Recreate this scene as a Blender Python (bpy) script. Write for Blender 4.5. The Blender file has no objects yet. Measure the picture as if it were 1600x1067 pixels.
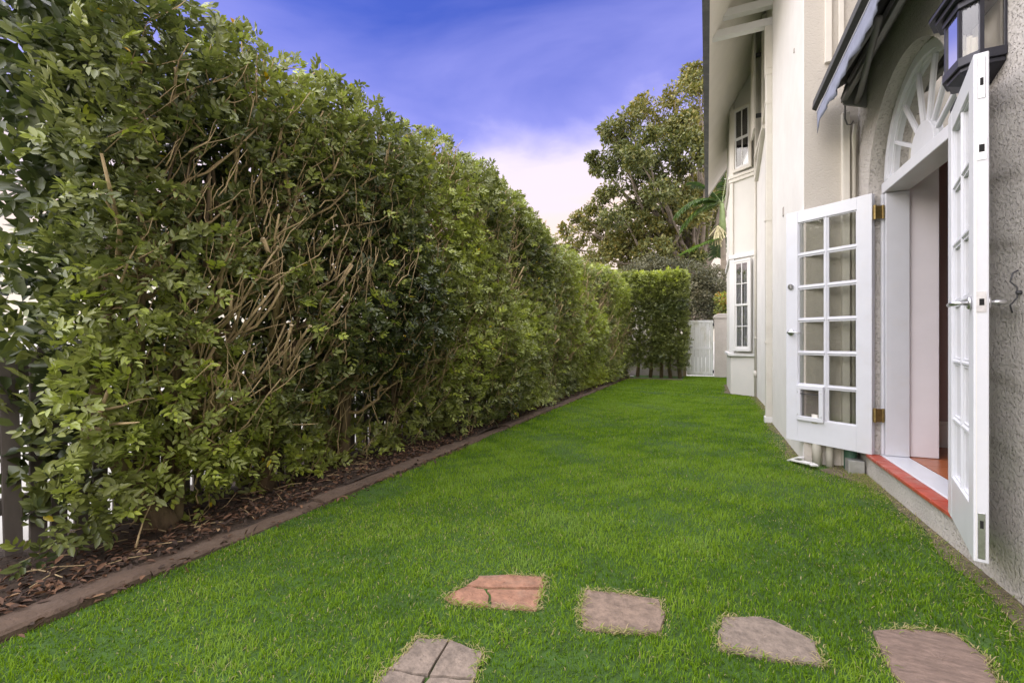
import bpy, math, random
import numpy as np
from mathutils import Matrix, Vector

R = math.radians
scene = bpy.context.scene
COL = scene.collection
rng = np.random.RandomState(11)
random.seed(5)

# ------------------------------------------------------------------ camera
CAM_H = 1.05
cam_d = bpy.data.cameras.new('camera')
cam = bpy.data.objects.new('camera', cam_d)
COL.objects.link(cam)
cam.location = (0, 0, CAM_H)
cam.rotation_euler = (R(90), 0, R(23.2))          # looks along +Y, turned 23 degrees towards the hedge
cam_d.sensor_width = 36.0
cam_d.lens = 16.0
cam_d.clip_start = 0.05
cam_d.clip_end = 3000
scene.camera = cam

# ------------------------------------------------------------------ sky and sun
world = bpy.data.worlds.new('World')
scene.world = world
world.use_nodes = True
nt = world.node_tree
nt.nodes.clear()
SUN_FROM = Vector((-0.20, -0.30, 1.0)).normalized()
sun_el = math.asin(SUN_FROM.z)
sun_az = math.atan2(SUN_FROM.x, SUN_FROM.y)


def wn(t, **kw):
    n = nt.nodes.new(t)
    for k, v in kw.items():
        setattr(n, k, v)
    return n


def wl(a, b):
    nt.links.new(a, b)


sky = wn('ShaderNodeTexSky', sky_type='NISHITA')
sky.sun_disc = False
sky.sun_elevation = sun_el
sky.sun_rotation = sun_az
tint = wn('ShaderNodeMix', data_type='RGBA', blend_type='MULTIPLY')
tint.inputs[0].default_value = 1.0
wl(sky.outputs[0], tint.inputs[6])
tint.inputs[7].default_value = (0.42, 0.48, 1.25, 1)      # violet evening blue
tc = wn('ShaderNodeTexCoord')
mp = wn('ShaderNodeMapping')
mp.inputs['Scale'].default_value = (1.0, 1.0, 3.2)
mp.inputs['Rotation'].default_value = (R(14), R(-12), 0)
wl(tc.outputs['Generated'], mp.inputs[0])
nz = wn('ShaderNodeTexNoise')
nz.inputs['Scale'].default_value = 1.7
nz.inputs['Detail'].default_value = 7
nz.inputs['Roughness'].default_value = 0.5
nz.inputs['Distortion'].default_value = 0.5
wl(mp.outputs[0], nz.inputs['Vector'])
sep = wn('ShaderNodeSeparateXYZ')
wl(tc.outputs['Generated'], sep.inputs[0])
off = wn('ShaderNodeMath', operation='MULTIPLY_ADD')
wl(nz.outputs[0], off.inputs[0])
off.inputs[1].default_value = -0.56
wl(sep.outputs[2], off.inputs[2])
off2 = wn('ShaderNodeMath', operation='ADD')
wl(off.outputs[0], off2.inputs[0])
off2.inputs[1].default_value = 0.28
mask = wn('ShaderNodeValToRGB')                           # cloud cover by height above the horizon
e = mask.color_ramp.elements
e[0].position, e[0].color = 0.36, (1, 1, 1, 1)
e[1].position, e[1].color = 0.64, (0.0, 0.0, 0.0, 1)
m2 = e.new(0.46); m2.color = (0.50, 0.50, 0.50, 1)
wl(off2.outputs[0], mask.inputs[0])
cl = wn('ShaderNodeValToRGB')                             # cloud colour: peach at the horizon, lavender higher
e = cl.color_ramp.elements
e[0].position, e[0].color = 0.05, (7.4, 6.5, 5.7, 1)
e[1].position, e[1].color = 0.46, (3.6, 3.5, 7.6, 1)
m3 = e.new(0.24); m3.color = (7.6, 6.0, 5.7, 1)
m4 = e.new(0.33); m4.color = (6.5, 5.8, 7.3, 1)
wl(off2.outputs[0], cl.inputs[0])
smix = wn('ShaderNodeMix', data_type='RGBA')
wl(mask.outputs[0], smix.inputs[0])
wl(tint.outputs[2], smix.inputs[6])
wl(cl.outputs[0], smix.inputs[7])
bg = wn('ShaderNodeBackground')
bg.inputs[1].default_value = 0.048
wl(smix.outputs[2], bg.inputs[0])
wo = wn('ShaderNodeOutputWorld')
wl(bg.outputs[0], wo.inputs[0])

sun_d = bpy.data.lights.new('sun', 'SUN')
sun_d.energy = 3.0
sun_d.angle = R(125)
sun_d.color = (1.0, 0.95, 0.84)
sun = bpy.data.objects.new('sun', sun_d)
COL.objects.link(sun)
sun.location = (-4, -4, 12)
sun.rotation_euler = (-SUN_FROM).to_track_quat('-Z', 'Y').to_euler()

scene.view_settings.view_transform = 'Standard'
scene.view_settings.look = 'None'
scene.view_settings.gamma = 1.0
scene.view_settings.exposure = 1.68
scene.cycles.max_bounces = 8
scene.cycles.diffuse_bounces = 4
scene.cycles.transparent_max_bounces = 16
scene.cycles.use_denoising = True


# ------------------------------------------------------------------ materials
def mat(name, base, rough=0.6, var=0.0, vscale=6.0, bump=0.0, bscale=60.0, base2=None, spec=0.5, metal=0.0,
        stain=None, sscale=1.2, stain_amt=0.5, bdist=0.01, pits=0.0, pscale=60.0, stretch=None):
    m = bpy.data.materials.new(name)
    m.use_nodes = True
    t = m.node_tree
    p = t.nodes['Principled BSDF']
    p.inputs['Roughness'].default_value = rough
    p.inputs['Metallic'].default_value = metal
    p.inputs['Specular IOR Level'].default_value = spec
    p.inputs['Base Color'].default_value = (*base, 1)
    co = t.nodes.new('ShaderNodeNewGeometry').outputs['Position']
    if stretch:
        mm = t.nodes.new('ShaderNodeMapping')
        mm.inputs['Scale'].default_value = stretch
        t.links.new(co, mm.inputs[0])
        co = mm.outputs[0]
    col = None
    if var > 0 or base2:
        n = t.nodes.new('ShaderNodeTexNoise')
        n.inputs['Scale'].default_value = vscale
        n.inputs['Detail'].default_value = 6
        n.inputs['Roughness'].default_value = 0.65
        t.links.new(co, n.inputs['Vector'])
        r = t.nodes.new('ShaderNodeValToRGB')
        b2 = base2 or tuple(c * (1 - var) for c in base)
        b1 = base if base2 else tuple(min(1, c * (1 + var * 0.6)) for c in base)
        r.color_ramp.elements[0].position = 0.34
        r.color_ramp.elements[1].position = 0.66
        r.color_ramp.elements[0].color = (*b2, 1)
        r.color_ramp.elements[1].color = (*b1, 1)
        t.links.new(n.outputs[0], r.inputs[0])
        col = r.outputs[0]
    if stain:
        n = t.nodes.new('ShaderNodeTexNoise')
        n.inputs['Scale'].default_value = sscale
        n.inputs['Detail'].default_value = 8
        n.inputs['Roughness'].default_value = 0.7
        t.links.new(co, n.inputs['Vector'])
        r = t.nodes.new('ShaderNodeMapRange')
        r.inputs[1].default_value = 0.5
        r.inputs[2].default_value = 0.72
        r.inputs[4].default_value = stain_amt
        t.links.new(n.outputs[0], r.inputs[0])
        x = t.nodes.new('ShaderNodeMix')
        x.data_type = 'RGBA'
        t.links.new(r.outputs[0], x.inputs[0])
        if col:
            t.links.new(col, x.inputs[6])
        else:
            x.inputs[6].default_value = (*base, 1)
        x.inputs[7].default_value = (*stain, 1)
        col = x.outputs[2]
    if col:
        t.links.new(col, p.inputs['Base Color'])
    if bump > 0:
        n = t.nodes.new('ShaderNodeTexNoise')
        n.inputs['Scale'].default_value = bscale
        n.inputs['Detail'].default_value = 4
        t.links.new(co, n.inputs['Vector'])
        b = t.nodes.new('ShaderNodeBump')
        b.inputs['Strength'].default_value = bump
        b.inputs['Distance'].default_value = bdist
        h = n.outputs[0]
        if pits > 0:
            n2 = t.nodes.new('ShaderNodeTexNoise')
            n2.inputs['Scale'].default_value = pscale
            n2.inputs['Detail'].default_value = 2
            t.links.new(co, n2.inputs['Vector'])
            mr = t.nodes.new('ShaderNodeMapRange')
            mr.inputs[1].default_value = 0.34
            mr.inputs[2].default_value = 0.44
            mr.inputs[3].default_value = -pits
            mr.inputs[4].default_value = 0
            t.links.new(n2.outputs[0], mr.inputs[0])
            ad = t.nodes.new('ShaderNodeMath')
            ad.operation = 'ADD'
            t.links.new(n.outputs[0], ad.inputs[0])
            t.links.new(mr.outputs[0], ad.inputs[1])
            h = ad.outputs[0]
        t.links.new(h, b.inputs['Height'])
        t.links.new(b.outputs[0], p.inputs['Normal'])
    return m


def leafmat(name, stops, rough=0.42, transl=0.25, spec=0.5):
    """colour of each leaf from its own 'tint' number"""
    m = bpy.data.materials.new(name)
    m.use_nodes = True
    t = m.node_tree
    p = t.nodes['Principled BSDF']
    out = t.nodes['Material Output']
    a = t.nodes.new('ShaderNodeAttribute')
    a.attribute_name = 'tint'
    r = t.nodes.new('ShaderNodeValToRGB')
    el = r.color_ramp.elements
    el[0].position, el[0].color = stops[0][0], (*stops[0][1], 1)
    el[1].position, el[1].color = stops[-1][0], (*stops[-1][1], 1)
    for pos, c in stops[1:-1]:
        x = el.new(pos)
        x.color = (*c, 1)
    t.links.new(a.outputs['Fac'], r.inputs[0])
    t.links.new(r.outputs[0], p.inputs['Base Color'])
    p.inputs['Roughness'].default_value = rough
    p.inputs['Specular IOR Level'].default_value = spec
    tr = t.nodes.new('ShaderNodeBsdfTranslucent')
    h = t.nodes.new('ShaderNodeHueSaturation')
    h.inputs['Value'].default_value = 1.5
    h.inputs['Saturation'].default_value = 1.1
    t.links.new(r.outputs[0], h.inputs['Color'])
    t.links.new(h.outputs[0], tr.inputs[0])
    mx = t.nodes.new('ShaderNodeMixShader')
    mx.inputs[0].default_value = transl
    t.links.new(p.outputs[0], mx.inputs[1])
    t.links.new(tr.outputs[0], mx.inputs[2])
    t.links.new(mx.outputs[0], out.inputs[0])
    return m


def glassmat(name, tint=(0.97, 0.98, 0.97), ior=1.5, boost=1.0):
    m = bpy.data.materials.new(name)
    m.use_nodes = True
    t = m.node_tree
    t.nodes.remove(t.nodes['Principled BSDF'])
    out = t.nodes['Material Output']
    tr = t.nodes.new('ShaderNodeBsdfTransparent')
    tr.inputs[0].default_value = (*tint, 1)
    g = t.nodes.new('ShaderNodeBsdfGlossy')
    g.inputs['Roughness'].default_value = 0.01
    f = t.nodes.new('ShaderNodeFresnel')
    f.inputs[0].default_value = ior
    mu = t.nodes.new('ShaderNodeMath')
    mu.operation = 'MULTIPLY'
    mu.use_clamp = True
    mu.inputs[1].default_value = boost
    t.links.new(f.outputs[0], mu.inputs[0])
    mx = t.nodes.new('ShaderNodeMixShader')
    t.links.new(mu.outputs[0], mx.inputs[0])
    t.links.new(tr.outputs[0], mx.inputs[1])
    t.links.new(g.outputs[0], mx.inputs[2])
    t.links.new(mx.outputs[0], out.inputs[0])
    return m


M = dict(
    stucco=mat('rough_stucco', (0.52, 0.49, 0.455), 0.92, 0.08, 3, 0.8, 60, bdist=0.009, pits=1.2, pscale=66,
               stain=(0.38, 0.35, 0.335), sscale=1.6, stain_amt=0.5, spec=0.2),
    stucco_fine=mat('fine_stucco', (0.55, 0.51, 0.45), 0.9, 0.06, 2, 0.6, 70, bdist=0.006, pits=0.4, pscale=45, spec=0.2),
    paint_wall=mat('smooth_painted_wall', (0.73, 0.71, 0.675), 0.75, 0.05, 2.5, 0.25, 40, bdist=0.004, spec=0.25,
                   stain=(0.66, 0.62, 0.56), sscale=1.6, stain_amt=0.45),
    bay_wall=mat('bay_paint', (0.68, 0.66, 0.615), 0.6, 0.04, 3, 0.12, 40, bdist=0.003, spec=0.3,
                 stain=(0.68, 0.62, 0.54), sscale=1.5, stain_amt=0.35),
    soffit=mat('soffit_paint', (0.82, 0.78, 0.70), 0.8, 0.06, 1.5, 0.1, 30, bdist=0.003, spec=0.2),
    trim=mat('cream_trim', (0.69, 0.655, 0.58), 0.5, 0.05, 5, spec=0.4),
    white=mat('white_gloss_paint', (0.66, 0.67, 0.715), 0.32, 0.035, 7, 0.05, 90, bdist=0.002,
              stain=(0.66, 0.63, 0.60), sscale=9, stain_amt=0.25),
    white2=mat('white_window_paint', (0.72, 0.71, 0.69), 0.4, 0.03, 7),
    lining=mat('blush_lining_paint', (0.86, 0.82, 0.86), 0.5, 0.03, 3),
    gutter=mat('dark_gutter', (0.10, 0.10, 0.11), 0.5, 0.2, 6, stain=(0.3, 0.28, 0.27), sscale=5, stain_amt=0.5),
    roof=mat('roof_tile', (0.20, 0.10, 0.07), 0.8, 0.3, 5, 0.4, 20),
    pipe=mat('cream_pipe', (0.62, 0.59, 0.52), 0.5, 0.05, 4, stain=(0.5, 0.45, 0.38), sscale=5, stain_amt=0.4),
    brass=mat('worn_brass', (0.34, 0.25, 0.10), 0.5, 0.3, 40, metal=0.85),
    steel=mat('brushed_steel', (0.55, 0.55, 0.56), 0.3, 0.15, 60, metal=0.9),
    iron=mat('dark_iron', (0.07, 0.07, 0.075), 0.5, 0.2, 30, metal=0.3),
    hole=mat('dark_hole', (0.01, 0.01, 0.01), 0.9),
    lantern=mat('black_lantern_metal', (0.035, 0.035, 0.045), 0.38, 0.2, 20, metal=0.4),
    candle=mat('candle_sleeve', (0.82, 0.78, 0.66), 0.5),
    lampback=mat('lantern_backplate', (0.62, 0.60, 0.55), 0.55),
    awn=mat('charcoal_awning', (0.055, 0.055, 0.055), 0.75, 0.2, 30, 0.2, 200, bdist=0.002),
    valance=mat('slate_valance', (0.25, 0.27, 0.36), 0.85, 0.12, 15, 0.2, 220, bdist=0.002),
    awnbar=mat('awning_bar', (0.20, 0.195, 0.19), 0.45, 0.1, 10),
    tile=mat('red_quarry_tile', (0.42, 0.065, 0.035), 0.42, 0.22, 9, 0.2, 50, bdist=0.003,
             stain=(0.52, 0.38, 0.32), sscale=14, stain_amt=0.5),
    mortar=mat('mortar', (0.45, 0.36, 0.30), 0.95),
    floorwood=mat('timber_floor', (0.40, 0.12, 0.045), 0.28, 0.25, 10, stretch=(1, 9, 1)),
    mauve=mat('mauve_interior_paint', (0.42, 0.33, 0.31), 0.7),
    ceiling=mat('ceiling_paint', (0.7, 0.68, 0.66), 0.8),
    paver=mat('mauve_sandstone', (0.225, 0.163, 0.122), 0.9, 0.38, 28, 0.9, 90, bdist=0.006,
              stain=(0.14, 0.105, 0.085), sscale=6, stain_amt=0.5),
    paver2=mat('grey_sandstone', (0.215, 0.170, 0.135), 0.9, 0.36, 30, 0.9, 90, bdist=0.006,
               stain=(0.14, 0.11, 0.09), sscale=7, stain_amt=0.5),
    paver_red=mat('terracotta_paver', (0.30, 0.155, 0.098), 0.88, 0.32, 24, 0.9, 80, bdist=0.006,
                  stain=(0.20, 0.155, 0.115), sscale=4.5, stain_amt=0.85),
    paver_dark=mat('brown_paver', (0.20, 0.140, 0.110), 0.88, 0.34, 22, 0.9, 80, bdist=0.006,
                   stain=(0.115, 0.075, 0.06), sscale=4, stain_amt=0.5, stretch=(1, 3, 1)),
    kerb=mat('brown_kerb', (0.100, 0.066, 0.045), 0.92, 0.25, 7, 0.7, 50, bdist=0.01,
             stain=(0.17, 0.13, 0.10), sscale=5, stain_amt=0.5),
    soil=mat('bed_soil', (0.055, 0.036, 0.024), 0.97, 0.4, 14, 1.0, 40, bdist=0.02),
    dirt=mat('dry_soil', (0.13, 0.105, 0.065), 0.97, 0.35, 14, 0.8, 40, bdist=0.015),
    turf=mat('turf_under', (0.040, 0.088, 0.010), 0.97, 0.35, 12, 0.6, 90, bdist=0.01),
    ground=mat('far_ground', (0.34, 0.33, 0.30), 0.95, 0.2, 0.4),
    bark=mat('hedge_bark', (0.17, 0.12, 0.07), 0.9, 0.4, 25, 0.9, 45, bdist=0.008, stretch=(1, 1, 0.25),
             stain=(0.24, 0.20, 0.10), sscale=9, stain_amt=0.6),
    twig=mat('pale_twig', (0.40, 0.30, 0.16), 0.85, 0.35, 12),
    cut=mat('cut_wood', (0.62, 0.50, 0.33), 0.8, 0.2, 60),
    figbark=mat('fig_bark', (0.23, 0.19, 0.145), 0.9, 0.3, 2),
    fence=mat('weathered_picket', (0.13, 0.11, 0.095), 0.9, 0.3, 8, stretch=(1, 1, 0.2)),
    gatepaint=mat('old_white_paint', (0.84, 0.85, 0.84), 0.6, 0.06, 4, stain=(0.50, 0.48, 0.33), sscale=3.2,
                  stain_amt=0.7, stretch=(1, 1, 0.45)),
    pillar=mat('pillar_render', (0.62, 0.57, 0.52), 0.9, 0.08, 3, 0.5, 40, stain=(0.45, 0.42, 0.35), sscale=2.5, stain_amt=0.5),
    farwall=mat('weathered_wall', (0.40, 0.36, 0.33), 0.95, 0.2, 3, 0.5, 30, stain=(0.2, 0.19, 0.15), sscale=2, stain_amt=0.6),
    post=mat('timber_post', (0.36, 0.29, 0.18), 0.85, 0.2, 8, stretch=(1, 1, 0.2)),
    green=mat('green_drain', (0.05, 0.12, 0.08), 0.5),
    galv=mat('galvanised_box', (0.45, 0.45, 0.43), 0.45, 0.15, 20, metal=0.5),
    palmtrunk=mat('palm_shaft', (0.16, 0.21, 0.07), 0.6, 0.2, 6),
    fruit=mat('palm_fruit', (0.50, 0.45, 0.26), 0.8, 0.3, 12),
    glass=glassmat('pane_glass', boost=1.35),
    glass_win=glassmat('window_glass', tint=(0.95, 0.96, 0.98), boost=3.0),
    glass_lamp=glassmat('lantern_glass', tint=(0.93, 0.92, 0.9), boost=1.3),
    dark=mat('painted_room_dark', (0.22, 0.21, 0.22), 0.9),
    blind=mat('white_shutter_blade', (0.80, 0.82, 0.88), 0.6),
    curtain=mat('grey_curtain', (0.66, 0.65, 0.67), 0.9),
    flap=glassmat('flap_plastic', tint=(0.95, 0.94, 0.96), boost=1.2),
)
M['leaf'] = leafmat('hedge_leaf', [(0.0, (0.036, 0.052, 0.018)), (0.30, (0.120, 0.145, 0.040)), (0.55, (0.225, 0.250, 0.070)),
                                   (0.78, (0.300, 0.360, 0.070)), (0.90, (0.42, 0.48, 0.07)), (0.97, (0.50, 0.38, 0.02)), (1.0, (0.40, 0.13, 0.02))],
                    rough=0.33, transl=0.22, spec=0.55)
M['figleaf'] = leafmat('fig_leaf', [(0.0, (0.03, 0.048, 0.014)), (0.35, (0.085, 0.108, 0.030)), (0.65, (0.175, 0.180, 0.045)),
                                    (0.85, (0.27, 0.215, 0.05)), (1.0, (0.36, 0.33, 0.06))], rough=0.42, transl=0.18)
M['shrubleaf'] = leafmat('grey_shrub_leaf', [(0.0, (0.035, 0.042, 0.02)), (0.5, (0.115, 0.115, 0.055)), (1.0, (0.21, 0.185, 0.10))],
                         rough=0.55, transl=0.15)
M['palmleaf'] = leafmat('palm_leaf', [(0.0, (0.02, 0.045, 0.014)), (0.5, (0.055, 0.10, 0.022)), (1.0, (0.17, 0.27, 0.045))], rough=0.4, transl=0.25)
M['grass'] = leafmat('grass_blade', [(0.0, (0.055, 0.120, 0.005)), (0.35, (0.125, 0.228, 0.011)), (0.62, (0.200, 0.310, 0.022)),
                                     (0.80, (0.200, 0.310, 0.055)), (0.88, (0.30, 0.29, 0.11)), (1.0, (0.46, 0.37, 0.21))],
                     rough=0.6, transl=0.35, spec=0.12)
M['litter'] = leafmat('dead_leaf', [(0.0, (0.045, 0.028, 0.02)), (0.4, (0.13, 0.065, 0.035)), (0.7, (0.24, 0.13, 0.07)), (0.93, (0.38, 0.27, 0.15)),
                                    (1.0, (0.55, 0.38, 0.04))], rough=0.8, transl=0.05)


# ------------------------------------------------------------------ mesh helpers
class MB:
    """collects shapes in world coordinates; build() links them as ONE object"""

    def __init__(self):
        self.v, self.f = [], []

    def add(self, vs, fs, mtx=None):
        n = len(self.v)
        for p in vs:
            p = Vector(p)
            self.v.append(tuple(mtx @ p) if mtx else tuple(p))
        self.f += [tuple(i + n for i in q) for q in fs]
        return self

    def box(self, x0, x1, y0, y1, z0, z1, mtx=None):
        vs = [(x0, y0, z0), (x1, y0, z0), (x1, y1, z0), (x0, y1, z0), (x0, y0, z1), (x1, y0, z1), (x1, y1, z1), (x0, y1, z1)]
        return self.add(vs, [(0, 3, 2, 1), (4, 5, 6, 7), (0, 1, 5, 4), (1, 2, 6, 5), (2, 3, 7, 6), (3, 0, 4, 7)], mtx)

    def prism(self, poly, a0, a1, axis='z', mtx=None):
        """extrude a polygon; for axis z poly is (x,y); for y it is (x,z); for x it is (y,z)"""
        def P(p, a):
            return {'z': (p[0], p[1], a), 'y': (p[0], a, p[1]), 'x': (a, p[0], p[1])}[axis]
        n = len(poly)
        vs = [P(p, a0) for p in poly] + [P(p, a1) for p in poly]
        fs = [tuple(range(n))[::-1], tuple(range(n, 2 * n))]
        fs += [(i, (i + 1) % n, n + (i + 1) % n, n + i) for i in range(n)]
        return self.add(vs, fs, mtx)

    def tube(self, pts, radii, seg=8, cap=True):
        pts = [Vector(p) for p in pts]
        if not hasattr(radii, '__len__'):
            radii = [radii] * len(pts)
        n0 = len(self.v)
        u = None
        for i, p in enumerate(pts):
            d = (pts[min(i + 1, len(pts) - 1)] - pts[max(i - 1, 0)])
            d = d.normalized() if d.length > 1e-9 else Vector((0, 0, 1))
            if u is None:
                u = d.cross(Vector((0.31, 0.87, 0.2))).normalized()
            else:
                u = (u - d * u.dot(d)).normalized()
            w = d.cross(u)
            for k in range(seg):
                a = 2 * math.pi * k / seg
                self.v.append(tuple(p + (u * math.cos(a) + w * math.sin(a)) * radii[i]))
        for i in range(len(pts) - 1):
            for k in range(seg):
                a, b = n0 + i * seg + k, n0 + i * seg + (k + 1) % seg
                self.f.append((a, b, b + seg, a + seg))
        if cap:
            self.f.append(tuple(n0 + k for k in range(seg))[::-1])
            self.f.append(tuple(n0 + (len(pts) - 1) * seg + k for k in range(seg)))
        return self

    def build(self, name, material, parent=None, smooth=False, bevel=0.0, kind=None):
        me = bpy.data.meshes.new(name)
        c = sum((Vector(p) for p in self.v), Vector()) / max(1, len(self.v))
        me.from_pydata([tuple(Vector(p) - c) for p in self.v], [], self.f)
        me.validate()
        me.update()
        if smooth:
            me.shade_smooth()
        o = link(name, me, material, parent, c)
        if bevel:
            b = o.modifiers.new('bevel', 'BEVEL')
            b.width = bevel
            b.segments = 2
            b.limit_method = 'ANGLE'
        if kind:
            o['kind'] = kind
        return o


def world_loc(o):
    v = Vector()
    while o:
        v += o.location
        o = o.parent
    return v


def link(name, me, material, parent=None, loc=(0, 0, 0)):
    o = bpy.data.objects.new(name, me)
    if material is not None and not me.materials:
        me.materials.append(M[material] if isinstance(material, str) else material)
    COL.objects.link(o)
    if parent:
        o.parent = parent
        o.location = Vector(loc) - world_loc(parent)
    else:
        o.location = loc
    return o


def thing(name, label, cat, loc=(0, 0, 0), group=None):
    o = bpy.data.objects.new(name, None)
    COL.objects.link(o)
    o.location = loc
    o.empty_display_size = 0.2
    return tag(o, label, cat, group)


def tag(o, label, cat, group=None):
    o['label'] = label
    o['category'] = cat
    if group:
        o['group'] = group
    return o


def struct(o):
    o['kind'] = 'structure'
    return o


def fastmesh(name, verts, quads, tint=None):
    me = bpy.data.meshes.new(name)
    nv, nf = len(verts), len(quads)
    k = quads.shape[1]
    me.vertices.add(nv)
    me.vertices.foreach_set('co', np.ascontiguousarray(verts, dtype=np.float32).ravel())
    me.loops.add(nf * k)
    me.loops.foreach_set('vertex_index', np.ascontiguousarray(quads, dtype=np.int32).ravel())
    me.polygons.add(nf)
    me.polygons.foreach_set('loop_start', np.arange(0, nf * k, k, dtype=np.int32))
    me.update(calc_edges=True)
    if tint is not None:
        at = me.attributes.new('tint', 'FLOAT', 'FACE')
        at.data.foreach_set('value', np.ascontiguousarray(tint, dtype=np.float32))
    return me


def unit(a):
    return a / np.maximum(np.linalg.norm(a, axis=-1, keepdims=True), 1e-9)


def leaves(P, D, N, L, W, fold=0.18, droop=0.12):
    """folded pointed leaves, two quads each -> verts, quads (2 per leaf)"""
    D = unit(D)
    S = unit(np.cross(D, N))
    N = np.cross(S, D)
    L = np.asarray(L)[:, None]
    W = np.asarray(W)[:, None]
    base = P
    tip = P + D * L - N * L * droop
    ri = []
    for s in (1, -1):
        ri.append(P + D * L * 0.30 + S * W * 0.44 * s + N * W * fold)
        ri.append(P + D * L * 0.66 + S * W * 0.42 * s + N * W * fold - N * L * droop * 0.45)
    V = np.stack([base, ri[0], ri[1], tip, ri[3], ri[2]], 1).reshape(-1, 3)
    i0 = (np.arange(len(P)) * 6)[:, None]
    Q = np.concatenate([i0 + np.array([[0, 1, 2, 3]]), i0 + np.array([[0, 3, 4, 5]])], 1).reshape(-1, 4)
    return V, Q


def sprays(P, A, N, length, nleaf=7, ll=0.05, lw=0.024, jit=0.35, r=rng):
    """pinnate sprays: leaflets alternating along a short shoot"""
    n = len(P)
    A = unit(A)
    N = unit(N)
    S = unit(np.cross(N, A))
    N2 = np.cross(A, S)
    Ps, Ds, Ns, Ls, Ws, own = [], [], [], [], [], []
    for i in range(nleaf):
        t = (i + 0.6) / nleaf
        term = i == nleaf - 1
        s = 0 if term else (1 if i % 2 else -1)
        ang = 0.0 if term else R(58) * (1.05 - 0.35 * t)
        d = A * math.cos(ang) + S * (s * math.sin(ang)) + r.normal(0, jit * 0.5, (n, 3))
        nn = N2 + r.normal(0, jit, (n, 3))
        sz = (0.75 + 0.5 * math.sin(math.pi * min(1, t * 1.05))) * r.uniform(0.75, 1.2, n)
        Ps.append(P + A * (length[:, None] * t) - np.array([0, 0, 0.25]) * (length[:, None] * t * t))
        Ds.append(d); Ns.append(nn); Ls.append(ll * sz); Ws.append(lw * sz); own.append(np.arange(n))
    c = np.concatenate
    return c(Ps), c(Ds), c(Ns), c(Ls), c(Ws), c(own)


class WaveNoise:
    def __init__(self, seed, freq, n=14):
        r = np.random.RandomState(seed)
        self.k = unit(r.normal(size=(n, 3))) * freq * r.uniform(0.6, 1.6, (n, 1))
        self.ph = r.uniform(0, 6.28, n)
        self.n = n

    def __call__(self, P):
        return np.sin(P @ self.k.T + self.ph).sum(1) / math.sqrt(self.n * 0.5)      # about normal(0,1)


#STRUCTURE
# ------------------------------------------------------------------ ground
me = MB()
NG = 24
g = MB()
g.add([(-900, -900, -0.05), (900, -900, -0.05), (900, 1500, -0.05), (-900, 1500, -0.05)], [(0, 1, 2, 3)])
struct(g.build('ground', 'ground'))

KX0, KX1 = -2.27, -2.06            # lawn edge of the kerb at y=0 and y=13


def kerb_x(y):
    return KX0 + (KX1 - KX0) * y / 13.0


lumps = WaveNoise(3, 2.2)


def sheet(name, poly_fn, y0, y1, ny, nx, z, amp, material):
    vs, fs = [], []
    for j in range(ny + 1):
        y = y0 + (y1 - y0) * j / ny
        xa, xb = poly_fn(y)
        for i in range(nx + 1):
            x = xa + (xb - xa) * i / nx
            vs.append((x, y, z))
    V = np.array(vs)
    V[:, 2] += amp * lumps(V * 2.5)
    for j in range(ny):
        for i in range(nx):
            a = j * (nx + 1) + i
            fs.append((a, a + 1, a + nx + 2, a + nx + 1))
    b = MB()
    b.add([tuple(v) for v in V], fs)
    return b.build(name, material, smooth=True)


struct(sheet('lawn', lambda y: (kerb_x(y) - 0.02, 1.35), -2.5, 14.9, 90, 24, 0.0, 0.004, 'turf'))
struct(sheet('garden_bed', lambda y: (-3.25, kerb_x(y) - 0.10), -2.5, 14.9, 120, 14, 0.025, 0.012, 'soil'))

#HOUSE
# ------------------------------------------------------------------ house
XW = 1.15          # outer face of the wall with the french doors
XR = 1.40          # its inner face
OC, OR_ = 3.65, 0.68    # arch centre along the wall and radius
SPR = 2.20         # springing height
YA, YB = OC - OR_, OC + OR_
house = thing('house', 'two storey cream stucco house with french doors, bay window and steep eave', 'house', (2.5, 5.0, 0))
TOP = 6.4
w = MB()
arch = [(OC + OR_ * math.cos(a), SPR + OR_ * math.sin(a)) for a in np.linspace(0, math.pi, 33)]


def yz(x, y, z):
    return (x, y, z)


def rect_x(b, x, y0, y1, z0, z1):
    b.add([(x, y0, z0), (x, y0, z1), (x, y1, z1), (x, y1, z0)], [(0, 1, 2, 3)])


Y_NEAR = -2.6
for x in (XW, XR):
    rect_x(w, x, Y_NEAR, YA, 0, TOP)
    rect_x(w, x, YB, 4.62, 0, TOP)
    for i in range(len(arch) - 1):
        (ya, za), (yb, zb) = arch[i], arch[i + 1]
        w.add([(x, ya, za), (x, ya, TOP), (x, yb, TOP), (x, yb, zb)], [(0, 1, 2, 3)])
    rect_x(w, x, YA, YB, 0, 0.168)
path = [(YB, 0.168), (YB, SPR)] + arch[1:-1] + [(YA, SPR), (YA, 0.168)]
for i in range(len(path) - 1):
    (ya, za), (yb, zb) = path[i], path[i + 1]
    w.add([(XW, ya, za), (XW, yb, zb), (1.30, yb, zb), (1.30, ya, za)], [(0, 1, 2, 3)])
w.add([(XW, Y_NEAR, 0), (XW, Y_NEAR, TOP), (5, Y_NEAR, TOP), (5, Y_NEAR, 0)], [(0, 1, 2, 3)])
w.build('wall', 'stucco', house)

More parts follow.
